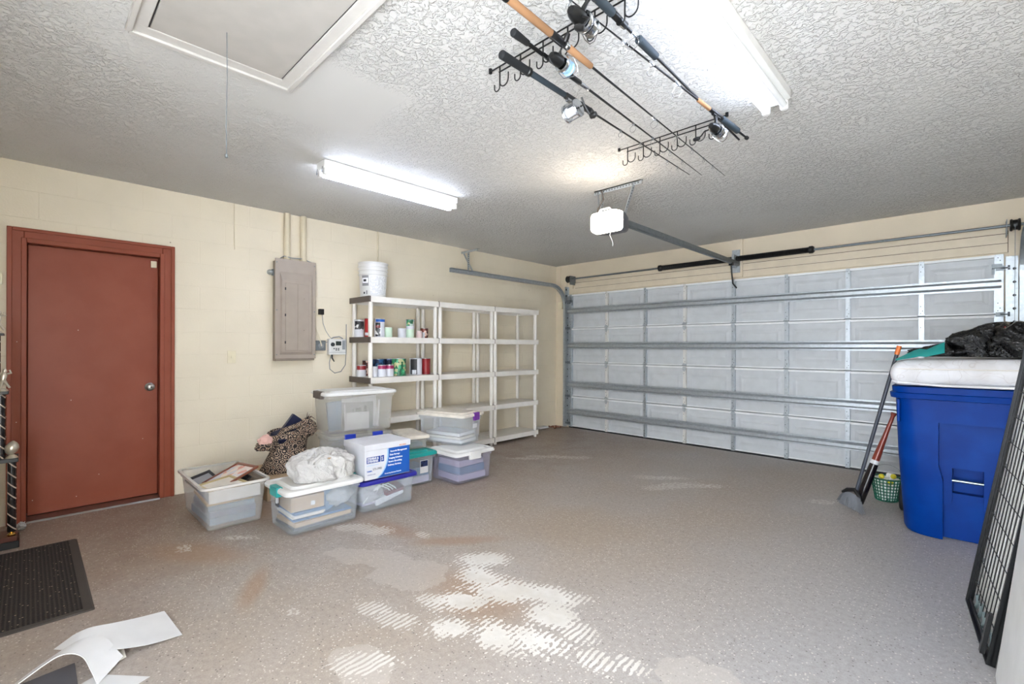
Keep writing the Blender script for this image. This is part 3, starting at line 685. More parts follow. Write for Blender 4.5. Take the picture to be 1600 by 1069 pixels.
MB().tube([(.03,.01,-.03),(.03,.02,-.12),(.03,.05,-.2),(.03,.09,-.26),(.04,.13,-.30)], .003, 6).build('lead', M['greyplastic'], pl, smooth=True)
ob = empty('outlet_box', (0, -3.995, 1.305), 'grey weatherproof outlet box beside the irrigation timer', 'outlet')
MB().box(0, .045, -.055, .055, -.05, .055).build('box', M['galvdark'], ob, bevel=.005)
MB().lathe([(0,0),(.03,0),(.03,.01),(.02,.02),(0,.02)], 18, M=Matrix.Translation((.045,.0,.0)) @ RX).build('socket_cover', M['greyplastic'], ob, smooth=True)
MB().tube([(.05,.0,.0),(.09,-.01,.0),(.08,-.03,.08),(.03,-.045,.18),(.02,-.05,.30)], .0055, 8).build('cord', M['conduit'], ob, smooth=True)
tm = empty('irrigation_timer', (0, -3.815, 1.295), 'white irrigation controller box with dial, display and buttons', 'controller')
MB().box(0, .055, -.095, .095, -.085, .085).build('case', M['whiteplastic'], tm, bevel=.006)
MB().box(.055,.058,-.02,.04,.015,.06).build('display', M['lcd'], tm)
MB().lathe([(0,0),(.022,0),(.02,.012),(0,.012)], 20, M=Matrix.Translation((.055,-.055,.025)) @ RX).build('dial', M['darkbutton'], tm, smooth=True)
for y, z in ((-.04,-.02),(-.015,-.02),(.01,-.02),(.01,-.035),(-.015,-.035)): MB().box(.055,.060,y-.007,y+.007,z-.005,z+.005).build('button', M['darkbutton'], tm)
MB().box(.055,.057,.052,.085,-.03,.07).build('label_strip', M['greyplastic'], tm)
MB().box(.055,.0565,-.09,.09,-.062,-.058).build('cover_seam', M['greyplastic'], tm)
MB().tube([(.03,-.06,.085),(.03,-.04,.10),(.03,.03,.11),(.03,.07,.09)], .006, 8).build('hood', M['greyplastic'], tm)
MB().tube([(.03,-.05,-.085),(.03,-.05,-.12),(.04,-.03,-.16)], [.008,.008,.006], 8).build('plug', M['black'], tm, smooth=True)
MB().tube([(.03,-.06,-.085),(.02,-.075,-.17),(.02,-.07,-.24),(.03,-.02,-.285),(.03,.05,-.27),(.03,.10,-.2),(.02,.115,-.05),(.015,.118,.1),(.01,.12,.25)], .004, 8).build('power_cord', M['galvdark'], tm, smooth=True)
MB().tube([(.02,-.095,.05),(.03,-.13,.04),(.04,-.15,.02)], .003, 6).build('link_cord', M['greyplastic'], tm)
se = empty('door_sensor', (0, -.0, 2.0), 'small cream junction box in the corner by the garage door', 'junction box')
se.location = (.105, -.0, 1.985)
MB().box(-.045, .045, -.03, 0, -.055, .055).build('box', M['cream'], se, bevel=.005)
cyl(MB(), (0,-.008,.055), (0,-.008,.64), .004, 8).build('wire', M['conduit'], se)
tag(MB().box(.195,.245,-.06,-.02,.20,.225).tube([(.2,-.04,.213),(.245,-.04,.213)], .012, 10).build('safety_sensor', M['inkblack']), 'dark sensor bracket low beside the garage door track', 'sensor')

# ------------------------------------------------------------------ plastic shelving
def shelving(name, y0, y1, label, caps):
    W = y1 - y0; D = .42
    r = empty(name, (.045, y0, 0), label, 'shelving unit', 'three white plastic shelving units along the wall')
    LV = [.10, .53, .97, 1.40, 1.83]
    for z in LV:
        m_ = MB(); t = .062
        m_.box(0, D, 0, W, z-.012, z)                      # deck
        m_.box(D-.012, D, 0, W, z-t, z-.012); m_.box(0, .012, 0, W, z-t, z-.012)
        m_.box(.012, D-.012, 0, .012, z-t, z-.012); m_.box(.012, D-.012, W-.012, W, z-t, z-.012)
        for i in range(1, 16):                              # ribs under and slots on the deck
            yy = W*i/16; m_.box(.03, D-.03, yy-.004, yy+.004, z-.032, z-.012)
        for xx in (.13, .21, .29): m_.box(xx-.004, xx+.004, .012, W-.012, z-.045, z-.012)
        sh = m_.build('shelf', M['offwhite'], r)
        if caps:
            MB().box(-.003, D+.003, -.010, .0, z-.06, z+.001).box(D, D+.006, -.01, .012, z-.06, z+.001).build('end_cap', M['taupecap'], sh)
    for y, first in ((.03, 1), (W-.03, 0)):
        for x in (.035, D-.035):
            for k in range(5):
                za = 0.0 if k == 0 else LV[k-1]; zb = LV[k]-.062
                MB().lathe([(.019,za),(.024,za+.012),(.024,zb-.012),(.021,zb)], 14, M=Matrix.Translation((x,y,0))).build('post', M['offwhite'] if x > .2 else M['offwhite'], r, smooth=True)
    for z in LV:
        if not caps: pass
        MB().box(D-.03, D+.003, W-.001 if caps is not None and False else W-.001, W+.005, z-.06, z+.004).build('connector', M['taupecap'] if y1 < -1.5 else M['offwhite'], r)
    return r
shelving('shelving_unit', -3.665, -2.768, 'white plastic shelving unit holding paint cans under a white bucket', True)
shelving('shelving_unit', -2.757, -1.855, 'empty white plastic shelving unit standing between the two others', False)
shelving('shelving_unit', -1.845, -.985, 'empty white plastic shelving unit nearest the garage door', False)

# bucket
bk = empty('bucket', (.25, -3.505, 1.8305), 'white ribbed pail with printed label on top of the first shelving unit', 'bucket')
MB().lathe([(0,0),(.130,0),(.134,.01),(.148,.24),(.156,.243),(.156,.255),(.149,.258),(.150,.285),(.158,.288),(.158,.298),(.151,.302),(.152,.325),(.159,.328),(.159,.340),(.152,.345),(.153,.362),(.160,.365),(.160,.378),(.148,.380),(.146,.25),(.128,.014),(0,.012)], 40).build('body', M['whiteplastic'], bk, smooth=30)
def arc_label(par, name, a0, a1, z0, z1, rf, mat, n=14):
    mb = MB(); r1 = []
    o = [(rf(z)*math.cos(math.radians(a)), rf(z)*math.sin(math.radians(a)), z) for z in (z0,) for a in [a0+(a1-a0)*i/n for i in range(n+1)]]
    vs = []; fs = []
    for i in range(n+1):
        a = math.radians(a0+(a1-a0)*i/n)
        for z in (z0, z1): vs.append((rf(z)*math.cos(a), rf(z)*math.sin(a), z))
    for i in range(n): fs.append((2*i, 2*i+2, 2*i+3, 2*i+1))
    return mb.add(vs, fs).build(name, mat, par)
rf = lambda z: .1352 + z*.0585
m = N('bucket label'); o_ = m.obj(); wv = m.wave(42, o_, 'Z', 0); nn = m.noise(50, 3, o_)
m.base(m.mix(m.math('MULTIPLY', m.ss(wv, .5, .8), m.ss(nn, .4, .55)), lin('#e2e3e4'), lin('#a9abb0'))); m.p(Roughness=.5)
arc_label(bk, 'text_label', -42, 38, .03, .225, rf, m.mat)
lb2 = arc_label(bk, 'picture_label', -80, -48, .12, .232, lambda z: rf(z)+.0004, M['cardgrey'])
arc_label(bk, 'picture_panel', -78, -50, .15, .205, lambda z: rf(z)+.001, M['inkwhite'])
arc_label(bk, 'picture_mark', -72, -58, .165, .190, lambda z: rf(z)+.0016, M['inkblack'])
arc_label(bk, 'logo_mark', -74, -66, .035, .055, lambda z: rf(z)+.001, M['inkblack'])
arc_label(bk, 'bar_code', -60, -54, .03, .07, lambda z: rf(z)+.001, M['cardgrey'])

# cans and jars
def can(x, y, z, r, h, col, label, cat='paint can', band=None, lidc='galv', name='paint_can', group='cans and jars on the shelving unit', seg=22):
    e = empty(name, (x, y, z), label, cat, group)
    MB().lathe([(0,0),(r,0),(r,.004),(r*.985,.006),(r*.985,h-.006),(r,h-.004),(r,h)], seg, cap1=True).build('body', col, e, smooth=30)
    MB().lathe([(r*.9,h),(r*.9,h-.003),(r*.78,h-.003),(r*.76,h+.002),(0,h+.002)] if False else [(r*.94,h),(r*.94,h+.004),(r*.82,h+.004),(r*.8,h+.001),(0,h+.001)], seg, cap0=False).build('lid', M[lidc], e, smooth=30)
    if band:
        for (a0, a1, z0, z1, mt) in band: arc_label(e, 'label', a0, a1, z0*h, z1*h, lambda z_: r+.0006, mt if not isinstance(mt, str) else M[mt], 8)
    return e
red = simple('red label', '#a92a2a', .4); dred = simple('dark red label', '#8e1c22', .4); mag = simple('magenta label', '#a3265c', .4)
grn = cancol('green landscape label', ['#2d8a5c', '#4bab7c', '#b8b98a', '#1d5a3e'], 38); blu = cancol('blue label', ['#34608f', '#86a9cc', '#1c2f52'], 30)
nvy = cancol('navy label', ['#22305c', '#5a6ea8', '#0f1730'], 34); wht = M['boxwhite']; mint = simple('mint label', '#cfe6cf', .5); pk = simple('pale pink jar', '#d8c2c0', .5)
blklab = cancol('black and white label', ['#2a2a2e', '#e0e0e0', '#555'+'555'], 26); brn = cancol('brown patterned label', ['#7c3a30', '#d8b8a8', '#3a1d1a'], 40)
Z2, Z3 = 1.401, .971
can(.13,-3.606,Z2,.052,.19, wht, 'white can with black lettering, first on the upper can shelf', band=[(-85,60,.45,.92,blklab)])
can(.19,-3.525,Z2,.042,.205, red, 'tall red can behind the shelf post on the upper can shelf', band=[(-90,90,.1,.25,'boxwhite')])
can(.30,-3.455,Z2,.058,.20, wht, 'white can with blue and red label on the upper can shelf', band=[(-75,-20,.05,.8,blklab),(-75,-20,.5,.65,red),(-70,60,.84,.98,'boxblue')])
can(.28,-3.338,Z2,.050,.11, mint, 'pale green jar standing alone on the upper can shelf', 'jar', lidc='whiteplastic', name='jar')
can(.28,-3.155,Z2,.048,.105, M['boxwhite'], 'plain white jar left of the stacked jars', 'jar', lidc='whiteplastic', name='jar')
can(.28,-3.045,Z2,.047,.10, mint, 'white and mint jar supporting another on the upper can shelf', 'jar', lidc='whiteplastic', name='jar')
can(.28,-3.047,Z2+.1055,.050,.105, wht, 'green and white tub stacked on top of a jar', 'tub', band=[(-85,20,.3,.98,grn),(-40,60,.0,.55,'boxwhite')], lidc='darkbutton', name='tub')
can(.33,-2.955,Z2,.037,.08, pk, 'small pale pink jar next to the brown can', 'jar', lidc='whiteplastic', name='jar')
can(.28,-2.845,Z2,.046,.115, brn, 'small brown patterned can at the end of the upper can shelf', 'can', band=[(-80,-30,.0,.6,'boxwhite')])
can(.17,-3.600,Z3,.052,.12, M['boxwhite'], 'white can with dark red top band on the lower can shelf', band=[(-90,90,.62,.98,dred)])
can(.095,-3.495,Z3,.045,.17, brn, 'brown can behind the short cans on the lower can shelf')
can(.35,-3.555,Z3,.044,.11, wht, 'plain white can in front of a blue can')
can(.17,-3.390,Z3,.068,.185, blu, 'blue patterned can at the back of the lower can shelf')
can(.365,-3.462,Z3,.046,.125, M['boxwhite'], 'white can with magenta band beside the plain white can', band=[(-90,90,.68,.98,mag)])
can(.17,-3.250,Z3,.068,.185, nvy, 'navy patterned can at the back of the lower can shelf')
can(.365,-3.365,Z3,.046,.125, M['boxwhite'], 'white can with magenta band beside the green can', band=[(-90,90,.68,.98,mag)])
can(.31,-3.215,Z3,.082,.19, grn, 'big green landscape-labelled can on the lower can shelf')
can(.27,-2.958,Z3,.074,.19, M['boxwhite'], 'white and black gallon can between green and red cans', band=[(-88,-22,.03,.97,'inkblack'),(-70,-30,.05,.30,'boxwhite')])
can(.27,-2.815,Z3,.055,.185, dred, 'dark red can at the end of the lower can shelf')

# ------------------------------------------------------------------ storage tubs
def tub(name, cx, cy, L, W, h, z, label, body, lid=None, rz=0., taper=.045, latches=(), cat='storage tub', lidh=.03, group='plastic storage tubs against the wall', r=.045):
    """L along local y, W along local x, centred; rim size L x W"""
    e = empty(name, (cx, cy, z), label, cat, group, rz)
    a, b = W/2, L/2; t = .004
    def R(inset, zz, rr=r): return rrect(-a+inset, a-inset, -b+inset, b-inset, max(rr-inset*.3, .01), zz)
    hb = h - (lidh if lid else 0)
    rings = [R(taper+.02,.0), R(taper+.006,.004), R(taper,.014), R(.022,hb-.05), R(.020,hb-.045), R(.012,hb-.04), R(.012,hb-.012), R(0,hb-.010), R(0,hb), R(.012+t,hb), R(.012+t,hb-.04), R(.022+t,hb-.05), R(taper+t,.018), R(taper+.02,.008)]
    MB().loft(rings).build('body', body, e, smooth=30)
    if not lid:
        q = [R(-.004,hb-.014), R(-.004,hb+.001), R(.016,hb+.001), R(.016,hb-.014)]
        MB().loft(q + [q[0]], False, False).build('rim', M['tubrim'], e, smooth=30)
    if lid:
        g = .006
        def Q(inset, zz): return rrect(-a-g+inset, a+g-inset, -b-g+inset, b+g-inset, r, zz)
        MB().loft([Q(0,hb-.012), Q(-.001,hb+.004), Q(.006,hb+.016), Q(.022,hb+.020), Q(.03,hb+.012), Q(.06,hb+.012), Q(.075,h-.001)]).build('lid', lid, e, smooth=30)
    for (ax, pos, mt, wd) in latches:
        mb = MB()
        if ax == 'x+': mb.box(a-.012, a+.014, pos-wd/2, pos+wd/2, hb-.055, hb+.024)
        if ax == 'x-': mb.box(-a-.014, -a+.012, pos-wd/2, pos+wd/2, hb-.055, hb+.024)
        if ax == 'y-': mb.box(pos-wd/2, pos+wd/2, -b-.014, -b+.03, hb-.045, hb+.022)
        if ax == 'y+': mb.box(pos-wd/2, pos+wd/2, b-.03, b+.014, hb-.045, hb+.022)
        mb.build('latch', M[mt], e, bevel=.005)
    return e
tA = tub('storage_tub', .835, -5.105, .44, .765, .315, 0, 'open foggy tub full of picture frames nearest the brown door', M['tubfog'], None)
tB = tub('storage_tub', 1.475, -4.665, .56, .44, .325, 0, 'clear tub with white lid and teal latch under the carrier bag', M['tub'], M['whiteplastic'], latches=[('y-', 0, 'teal', .13), ('y+', 0, 'teal', .13)], taper=.035)
tC = tub('storage_tub', 1.455, -4.12, .52, .36, .262, 0, 'clear tub with royal blue lid beneath the white printed box', M['tub'], M['bluelid'], lidh=.028, taper=.03)
tD = tub('storage_tub', 1.115, -3.62, .44, .36, .315, 0, 'clear tub with teal lid standing behind the blue-lidded tub', M['tub'], M['teal'], taper=.03)
tE = tub('storage_tub', 1.335, -3.145, .50, .46, .312, 0, 'lilac-tinted tub with white lid, farthest from the brown door', M['tubpurple'], M['whiteplastic'], taper=.035, latches=[('x+', -.02, 'whiteplastic', .14)])
tF = tub('storage_tub', 1.07, -3.075, .40, .60, .325, .3125, 'clear tub with purple latch stacked on the lilac-tinted tub', M['tub'], M['lidcream'], rz=math.radians(15), taper=.04, latches=[('x+', .04, 'purple', .09)])
tG = tub('storage_tub', .965, -3.50, .23, .46, .135, .3155, 'low cream-topped tub resting on the teal lid', M['tubfog'], M['lidcream'], rz=math.radians(-12), taper=.02, r=.03, lidh=.02)
th = math.radians(-6)
tI = tub('storage_tub', .69, -3.945, .62, .38, .495, 0, 'clear tub with two blue latches carrying the tall tub', M['tub'], M['tubfog'], rz=th, taper=.035, latches=[('x+', -.115, 'bluelatch', .10), ('x+', .15, 'bluelatch', .10)])
tH = tub('storage_tub', .665, -3.935, .69, .43, .395, .4955, 'tall foggy tub with white lid and papers, topmost of its stack', M['tubfog'], M['whiteplastic'], rz=th, taper=.04, latches=[('y-', 0, 'taupecap', .20)])
# labels on tubs
MB().box(.158,.1595,.03,.12,.11,.23).build('paper_label', M['paper'], tD); MB().box(.1595,.1603,.035,.115,.17,.225).build('label_picture', nvy, bpy.data.objects['paper_label'])
MB().box(.281,.283,.01,.08,.16,.20).build('paper_label', M['paper'], tF)
MB().box(-.04,.03,-.264,-.262,.17,.27).build('paper_label', M['inkblack'], tB); MB().box(-.03,.0,-.2655,-.264,.19,.25).box(.008,.022,-.2655,-.264,.2,.26).build('label_print', M['paper'], tB)

def sheet(par_loc, sx, sy, t, mat, name, label, cat, rot, group=None):
    o = MB().box(-sx/2, sx/2, -sy/2, sy/2, 0, t).build(name, mat, bevel=min(.002, t*.3)); o.location = par_loc; o.rotation_euler = rot
    return tag(o, label, cat, group)
# papers in the tall tub (seen through its long face)
def intub(e, lx, ly, lz, *a, **k):
    v = Matrix.Rotation(e.rotation_euler[2], 3, 'Z') @ Vector((lx, ly, lz)) + e.location
    return v
def upright(e, lx, ly, lz, w, h, mat, name, label, cat, tilt=0., lean=.0, t=.004, group=None):
    o = MB().box(-t/2, t/2, -w/2, w/2, 0, h).build(name, mat); o.location = intub(e, lx, ly, lz)
    o.rotation_euler = (tilt, lean, e.rotation_euler[2]); return tag(o, label, cat, group)
g = 'papers inside the tall tub'
upright(tH, .10, .03, .02, .34, .30, M['paper'], 'paper_sheet', 'large white sheet standing inside the tall tub', 'paper', .06, -.04, group=g)
o = upright(tH, .125, -.02, .02, .31, .255, M['cardgrey'], 'envelope', 'grey printed envelope standing inside the tall tub', 'envelope', -.02, .0, group=g)
p_ = MB().box(.003,.005,-.02,.03,.17,.20).box(.003,.005,.06,.085,.16,.22).box(.003,.005,-.05,-.04,.16,.19).box(.003,.005,-.145,-.135,.04,.13).box(.003,.005,-.13,-.12,.02,.12); p_.build('print', M['inkblack'], o)
upright(tH, .138, -.02, .02, .22, .16, M['paper'], 'paper_sheet', 'small white card in front of the grey envelope inside the tall tub', 'paper', .0, .0, group=g)
upright(tH, .145, -.14, .02, .012, .24, M['paper'], 'paper_sheet', 'narrow white folder edge inside the tall tub', 'paper', .04, .0, group=g)
upright(tH, .10, .195, .02, .02, .26, M['paper'], 'paper_sheet', 'white folder standing at the end of the papers in the tall tub', 'paper', -.05, .0, group=g)
upright(tH, .02, -.1, .02, .30, .27, M['denim2'], 'folder', 'blue-grey folder deep inside the tall tub', 'folder', .1, .0, t=.02, group=g)
upright(tI, .06, .0, .02, .42, .30, M['denim2'], 'folder', 'blue folder standing inside the tub with blue latches', 'folder', .0, .0, t=.05)
# contents of tub A
def frame_thing(loc, w, h, rot, fm, im, label):
    e = empty('picture_frame', loc, label, 'picture frame', 'picture frames in the open tub', rot=rot); b = .022; t = .016
    MB().box(-w/2,w/2,-h/2,-h/2+b,0,t).box(-w/2,w/2,h/2-b,h/2,0,t).box(-w/2,-w/2+b,-h/2+b,h/2-b,0,t).box(w/2-b,w/2,-h/2+b,h/2-b,0,t).build('frame', fm, e, bevel=.003)
    MB().box(-w/2+b,w/2-b,-h/2+b,h/2-b,.002,.008).build('picture', im, e); return e
def stack(cx, cy, z0, items, jitter=.01):
    z = z0
    for (name, sx, sy, t, mat, label, cat) in items:
        sheet((cx+random.uniform(-jitter,jitter), cy+random.uniform(-jitter,jitter), z), sx, sy, t, mat, name, label, cat, (0,0,random.uniform(-.05,.05))); z += t + .0015
stack(.86,-5.10,.020, [('folder',.50,.30,.05,M['denim2'],'thick blue-grey folder at the bottom of the open tub','folder'),('folder',.50,.30,.045,M['denim'],'blue folder second from the bottom in the open tub','folder'),('folder',.50,.30,.035,M['denim2'],'pale blue folder in the middle of the open tub','folder'),('book',.46,.30,.02,M['card'],'tan album lying flat in the open tub','book'),('folder',.52,.31,.02,M['denim'],'thin blue folder near the top of the open tub','folder')])
sheet((1.175,-5.11,.195), .008, .33, .085, M['paper'], 'paper_bundle', 'white paper bundle against the front side of the open tub', 'paper', (0,-.02,0))
frame_thing((.79,-5.04,.275), .36, .30, (math.radians(22),math.radians(-4),.12), M['frame1'], cancol('pink print', ['#e8dcd4','#d99a8c','#d0d0d8'],20), 'red-brown picture frame with pink print in the open tub')
frame_thing((1.0,-5.14,.262), .26, .26, (math.radians(4),math.radians(6),.3), M['frame2'], M['paper2'], 'gilt picture frame with blank back in the open tub')
frame_thing((.62,-5.18,.225), .16, .20, (math.radians(10),math.radians(30),.5), M['inkblack'], M['cardgrey'], 'small black picture frame in the back corner of the open tub')
frame_thing((.80,-4.985,.235), .26, .12, (math.radians(35),0,.1), M['inkblack'], M['inkblack'], 'dark picture frame behind the red-brown frame')
# contents of tub B
stack(1.475,-4.665,.020, [('frame_box',.30,.44,.022,M['inkblack'],'flat dark box at the bottom of the teal-latched tub','box'),('plank',.30,.42,.03,M['card'],'flat wooden box low inside the teal-latched tub','box'),('folder',.30,.42,.015,M['denim'],'blue folder above the wooden box','folder')])
stack(1.475,-4.76,.098, [('magazine',.30,.22,.012,M['paper2'],'white magazine stack in the teal-latched tub','magazine'),('magazine',.30,.22,.012,M['paper'],'thin white magazine on the magazine stack','magazine'),('folder',.30,.22,.02,M['denim'],'dark blue folder under the tan carton','folder'),('carton',.30,.23,.10,M['card'],'tan carton inside the teal-latched tub','box')])
sheet((1.655,-4.755,.185),.001,.03,.03,M['paper'],'sticker','small white sticker seen beside the tan carton','sticker',(0,0,0))
def lump(name, c, s, mat, label=None, cat=None, seed=0, amp=.18, fr=1.6, flat=None, par=None, n=40, m2=24, group=None, fold=0., rz=0):
    """closed crumpled form with flat bottom"""
    mb = MB(); vs = []; fs = []
    for j in range(m2+1):
        ph = -PI/2 + PI*j/m2
        for i in range(n):
            a = 2*PI*i/n; d = Vector((math.cos(ph)*math.cos(a), math.cos(ph)*math.sin(a), math.sin(ph)))
            k = 1 + amp*noise.noise(d*fr + Vector((seed*7.3, seed*1.7, 0))) + amp*.5*noise.noise(d*fr*2.7 + Vector((seed, 3, seed)))
            if fold: k += fold*(abs(noise.noise(d*fr*3.1 + Vector((0, seed*3, 1)))) - .2)
            p = Vector((d.x*s[0]*k, d.y*s[1]*k, d.z*s[2]*k))
            if flat is not None: p.z = max(p.z, flat)
            vs.append(tuple(p))
    for j in range(m2):
        for i in range(n):
            q = (i+1) % n; fs.append((j*n+i, j*n+q, (j+1)*n+q, (j+1)*n+i))
    mb.add(vs, fs); o = mb.build(name, mat, par, smooth=80, loc=c, rot=(0,0,rz))
    if label: tag(o, label, cat, group)
    return o
lump('plastic_wrap', (1.50,-4.52,.185), (.13,.115,.085), M['filmclear'], 'crumpled clear plastic wrap inside the teal-latched tub', 'plastic wrap', 3, .2, 2, fold=.2)
sheet((1.56,-4.55,.12), .01, .22, .15, M['denim2'], 'folder', 'light blue folder upright behind the clear plastic wrap', 'folder', (.5,0,0))
def sackshape(name, c, s, mat, par, seed, amp=.12, crease=.10, nf=7, n=120, m2=60, peak=(0,0)):
    mb = MB(); vs = []; fs = []
    for j in range(m2+1):
        t = j/m2; ph = -PI/2 + PI*t
        for i in range(n):
            a = 2*PI*i/n; d = Vector((math.cos(ph)*math.cos(a), math.cos(ph)*math.sin(a), math.sin(ph)))
            low = noise.noise(d*1.5 + Vector((seed*7.3, seed*1.7, 0)))
            w_ = noise.noise(Vector((math.cos(a)*nf*.35, math.sin(a)*nf*.35, seed + ph*.9 + .5*low)))
            w2 = noise.noise(Vector((math.cos(a+.6*ph)*nf*.8, math.sin(a+.6*ph)*nf*.8, seed*2 + ph*1.3)))
            k = 1 + amp*low*2 + crease*(.5-abs(w_)*2.4) + crease*.45*(.5-abs(w2)*2.2)
            x = d.x*s[0]*k + peak[0]*max(0, d.z)**1.5; y = d.y*s[1]*k + peak[1]*max(0, d.z)**1.5
            z = math.copysign(abs(d.z)**.8, d.z)*s[2]*(k if d.z > 0 else 1)
            vs.append((x, y, max(z, -s[2]*.45) + s[2]*.45))
    for j in range(m2):
        for i in range(n):
            q = (i+1) % n; fs.append((j*n+i, j*n+q, (j+1)*n+q, (j+1)*n+i))
    return mb.add(vs, fs).build(name, mat, par, smooth=80, loc=c)
# contents of tub C
lump('plastic_wrap', (1.43,-4.22,.11), (.12,.13,.085), M['filmclear'], 'clear plastic bag inside the blue-lidded tub', 'plastic bag', 5, .2, 2, flat=-.08, fold=.2)
sheet((1.50,-4.05,.03), .02, .26, .05, M['boxwhite'], 'binder', 'white binder lying in the blue-lidded tub', 'binder', (.22,0,0))
sheet((1.45,-4.02,.10), .16, .18, .03, M['maroon'], 'folder', 'maroon folder inside the blue-lidded tub', 'folder', (.1,.25,.1))
sheet((1.40,-4.23,.025), .2, .16, .03, M['lilac'], 'notebook', 'grey-lilac notebook at the bottom of the blue-lidded tub', 'notebook', (.0,.0,.1))
for k_ in range(3):
    o = MB().tube([(1.52,-4.30+.04*k_,.05),(1.53,-4.25+.04*k_,.12+.02*k_),(1.52,-4.16+.04*k_,.17),(1.52,-4.08+.03*k_,.13),(1.52,-4.04+.03*k_,.08)], .006, 8).build('tubing', M['paper'], smooth=True)
    tag(o, 'loop of white tubing inside the blue-lidded tub', 'tubing', 'loops of white tubing')
# contents D, E, F, G
stack(1.115,-3.62,.02, [('folder',.26,.30,.06,M['lilac'],'pale folder pile at the bottom of the teal-lidded tub','folder'),('folder',.25,.30,.08,M['denim2'],'blue-grey file block inside the teal-lidded tub','folder')])
stack(1.335,-3.145,.02, [('folder',.32,.34,.06,M['lilac'],'lowest pale roll of papers in the lilac-tinted tub','papers'),('folder',.32,.32,.07,M['denim2'],'middle bundle of papers in the lilac-tinted tub','papers'),('folder',.30,.32,.06,M['lilac'],'top bundle of papers in the lilac-tinted tub','papers')])
for k_, (sx_, t_) in enumerate(((.46,.03),(.44,.025),(.42,.03))):
    sheet((1.075,-3.075,.3335+k_*.034), sx_, .27, t_, M['paper'] if k_ != 1 else M['paper2'], 'magazine', ['bottom magazine pile in the purple-latched tub','middle cream magazine in the purple-latched tub','top white magazine in the purple-latched tub'][k_], 'magazine', (0,0,math.radians(15)))
sheet((.965,-3.50,.336), .34, .13, .03, M['denim2'], 'notebook', 'grey-blue notebook inside the low cream-topped tub', 'notebook', (0,0,math.radians(-12)))
# printed white box on the blue lid
bx = empty('archive_box', (1.465, -4.145, .2625), 'white archive box with blue printed side and loose lid', 'archive box')
MB().box(-.165,.165,-.20,.20,0,.245).build('carton', M['boxwhite'], bx, bevel=.002)
MB().box(-.172,.172,-.207,.207,.225,.272).build('lid', M['boxwhite'], bx, bevel=.003)
# curved blue field
poly = [(.2005-.2005+.199, .003), (-.055,.003)]
cur = [(-.02+.05*math.sin(t)-.02, .003+.22*(k/10)) for k, t in [(k, k/10*PI/2) for k in range(11)]]
P2 = [(.199,.003)] + [(-.09,.003),(-.05,.03),(-.022,.07),(-.004,.115),(.004,.16),(.005,.223)] + [(.199,.223)]
MB().prism(P2[::-1], 'x', .1655, .1668).build('blue_field', M['boxblue'], bx)
P3 = [(-.09,.003),(-.05,.03),(-.022,.07),(-.004,.115),(.004,.16),(.005,.223)]; P4 = [(y-.012,z) for y,z in P3]
MB().prism(P4 + P3[::-1], 'x', .1655, .1665).build('pale_stripe', M['boxlight'], bx)
MB().box(.1655,.1665,-.186,-.068,.128,.176).build('logo_badge', M['ink'], bx, bevel=.0)
MB().box(.1655,.1665,-.062,-.036,.128,.176).build('logo_badge', M['ink'], bx)
fx = lambda y, z: face_px(.1672, y, z)
text('lettering', 'STEVENS &', .0235, M['inkwhite'], bx, fx(-.182,.155), bold=.0006, sx=.86)
text('lettering', 'STEVENS', .0235, M['inkwhite'], bx, fx(-.180,.134), bold=.0006, sx=1.0)
text('lettering', 'S', .04, M['inkwhite'], bx, fx(-.058,.138), sx=.8)
text('lettering', 'BUSINESS RECORDS', .0115, M['boxlight'], bx, fx(-.185,.108))
text('lettering', '573-3900', .024, M['inkblack'], bx, fx(-.135,.07), sx=.85)
text('lettering', 'TAMPA', .014, M['boxblue'], bx, fx(-.185,.062), bold=.0008)
text('lettering', 'stevens.com', .014, M['ink'], bx, fx(-.18,.036))
for i_, s_ in enumerate(('Records Management','Data Storage','Imaging Solutions','Secure Shredding','Delivery Services')):
    text('lettering', s_, .0185, M['inkwhite'], bx, face_px(.1674, .020 - i_*.006, .190-i_*.027), bold=.0005, sx=.95)
text('lettering', 'Protecting Business Records', .013, M['inkwhite'], bx, face_px(.1674, -.03, .022), bold=.0003)
text('lettering', 'RECORDS', .014, M['orange'], bx, face_px(.1726, .10, .232), bold=.0003)
# carton under the paisley bag
cb = tag(MB().box(-.30,.22,-.20,.16,0,.20).build('carton', M['card'], loc=(.55,-4.56,0), bevel=.003), 'plain tan carton behind the tubs with the paisley bag on it', 'box')
# paisley bag
pb = empty('tote_bag', (.62,-4.56,.2005), 'black and tan paisley tote bag stuffed with books', 'bag')
def bagring(z, rx, ry, cx, cy, n=36, seed=0, amp=.12):
    out = []
    for i in range(n):
        a = 2*PI*i/n; k = 1 + amp*noise.noise(Vector((math.cos(a)*1.7, math.sin(a)*1.7, z*7+seed))) + .05*math.sin(a*7+z*20)
        out.append((cx + rx*k*math.cos(a), cy + ry*k*math.sin(a), z + .02*math.sin(a*2+1)*(z > .1)))
    return out
MB().loft([bagring(0,.11,.19,0,0), bagring(.03,.12,.20,0,0), bagring(.12,.11,.165,0,.01), bagring(.22,.10,.145,0,.03), bagring(.29,.115,.165,0,.02), bagring(.335,.12,.17,0,.02), bagring(.345,.105,.155,0,.02), bagring(.30,.10,.145,0,.02), bagring(.26,.05,.06,0,.02)]).build('body', M['paisley'], pb, smooth=80)
lump('handle_knot', (.03,.17,.36), (.055,.085,.085), M['paisley'], seed=2, amp=.25, fr=1.8, par=pb, fold=.12)
for k_ in range(5):
    MB().tube([(.05,.15,.42),(.04,.17+.01*k_,.46),(.02*k_-.02,.20+.01*k_,.49-.015*k_)], [.008,.005,.002], 6).build('knot_tail', M['paisley'], pb)
MB().tube([(.06,-.10,.30),(.10,-.06,.37),(.10,.05,.40),(.08,.14,.42)], [.016,.02,.022,.02], 8).build('strap', M['paisley'], pb, smooth=True)
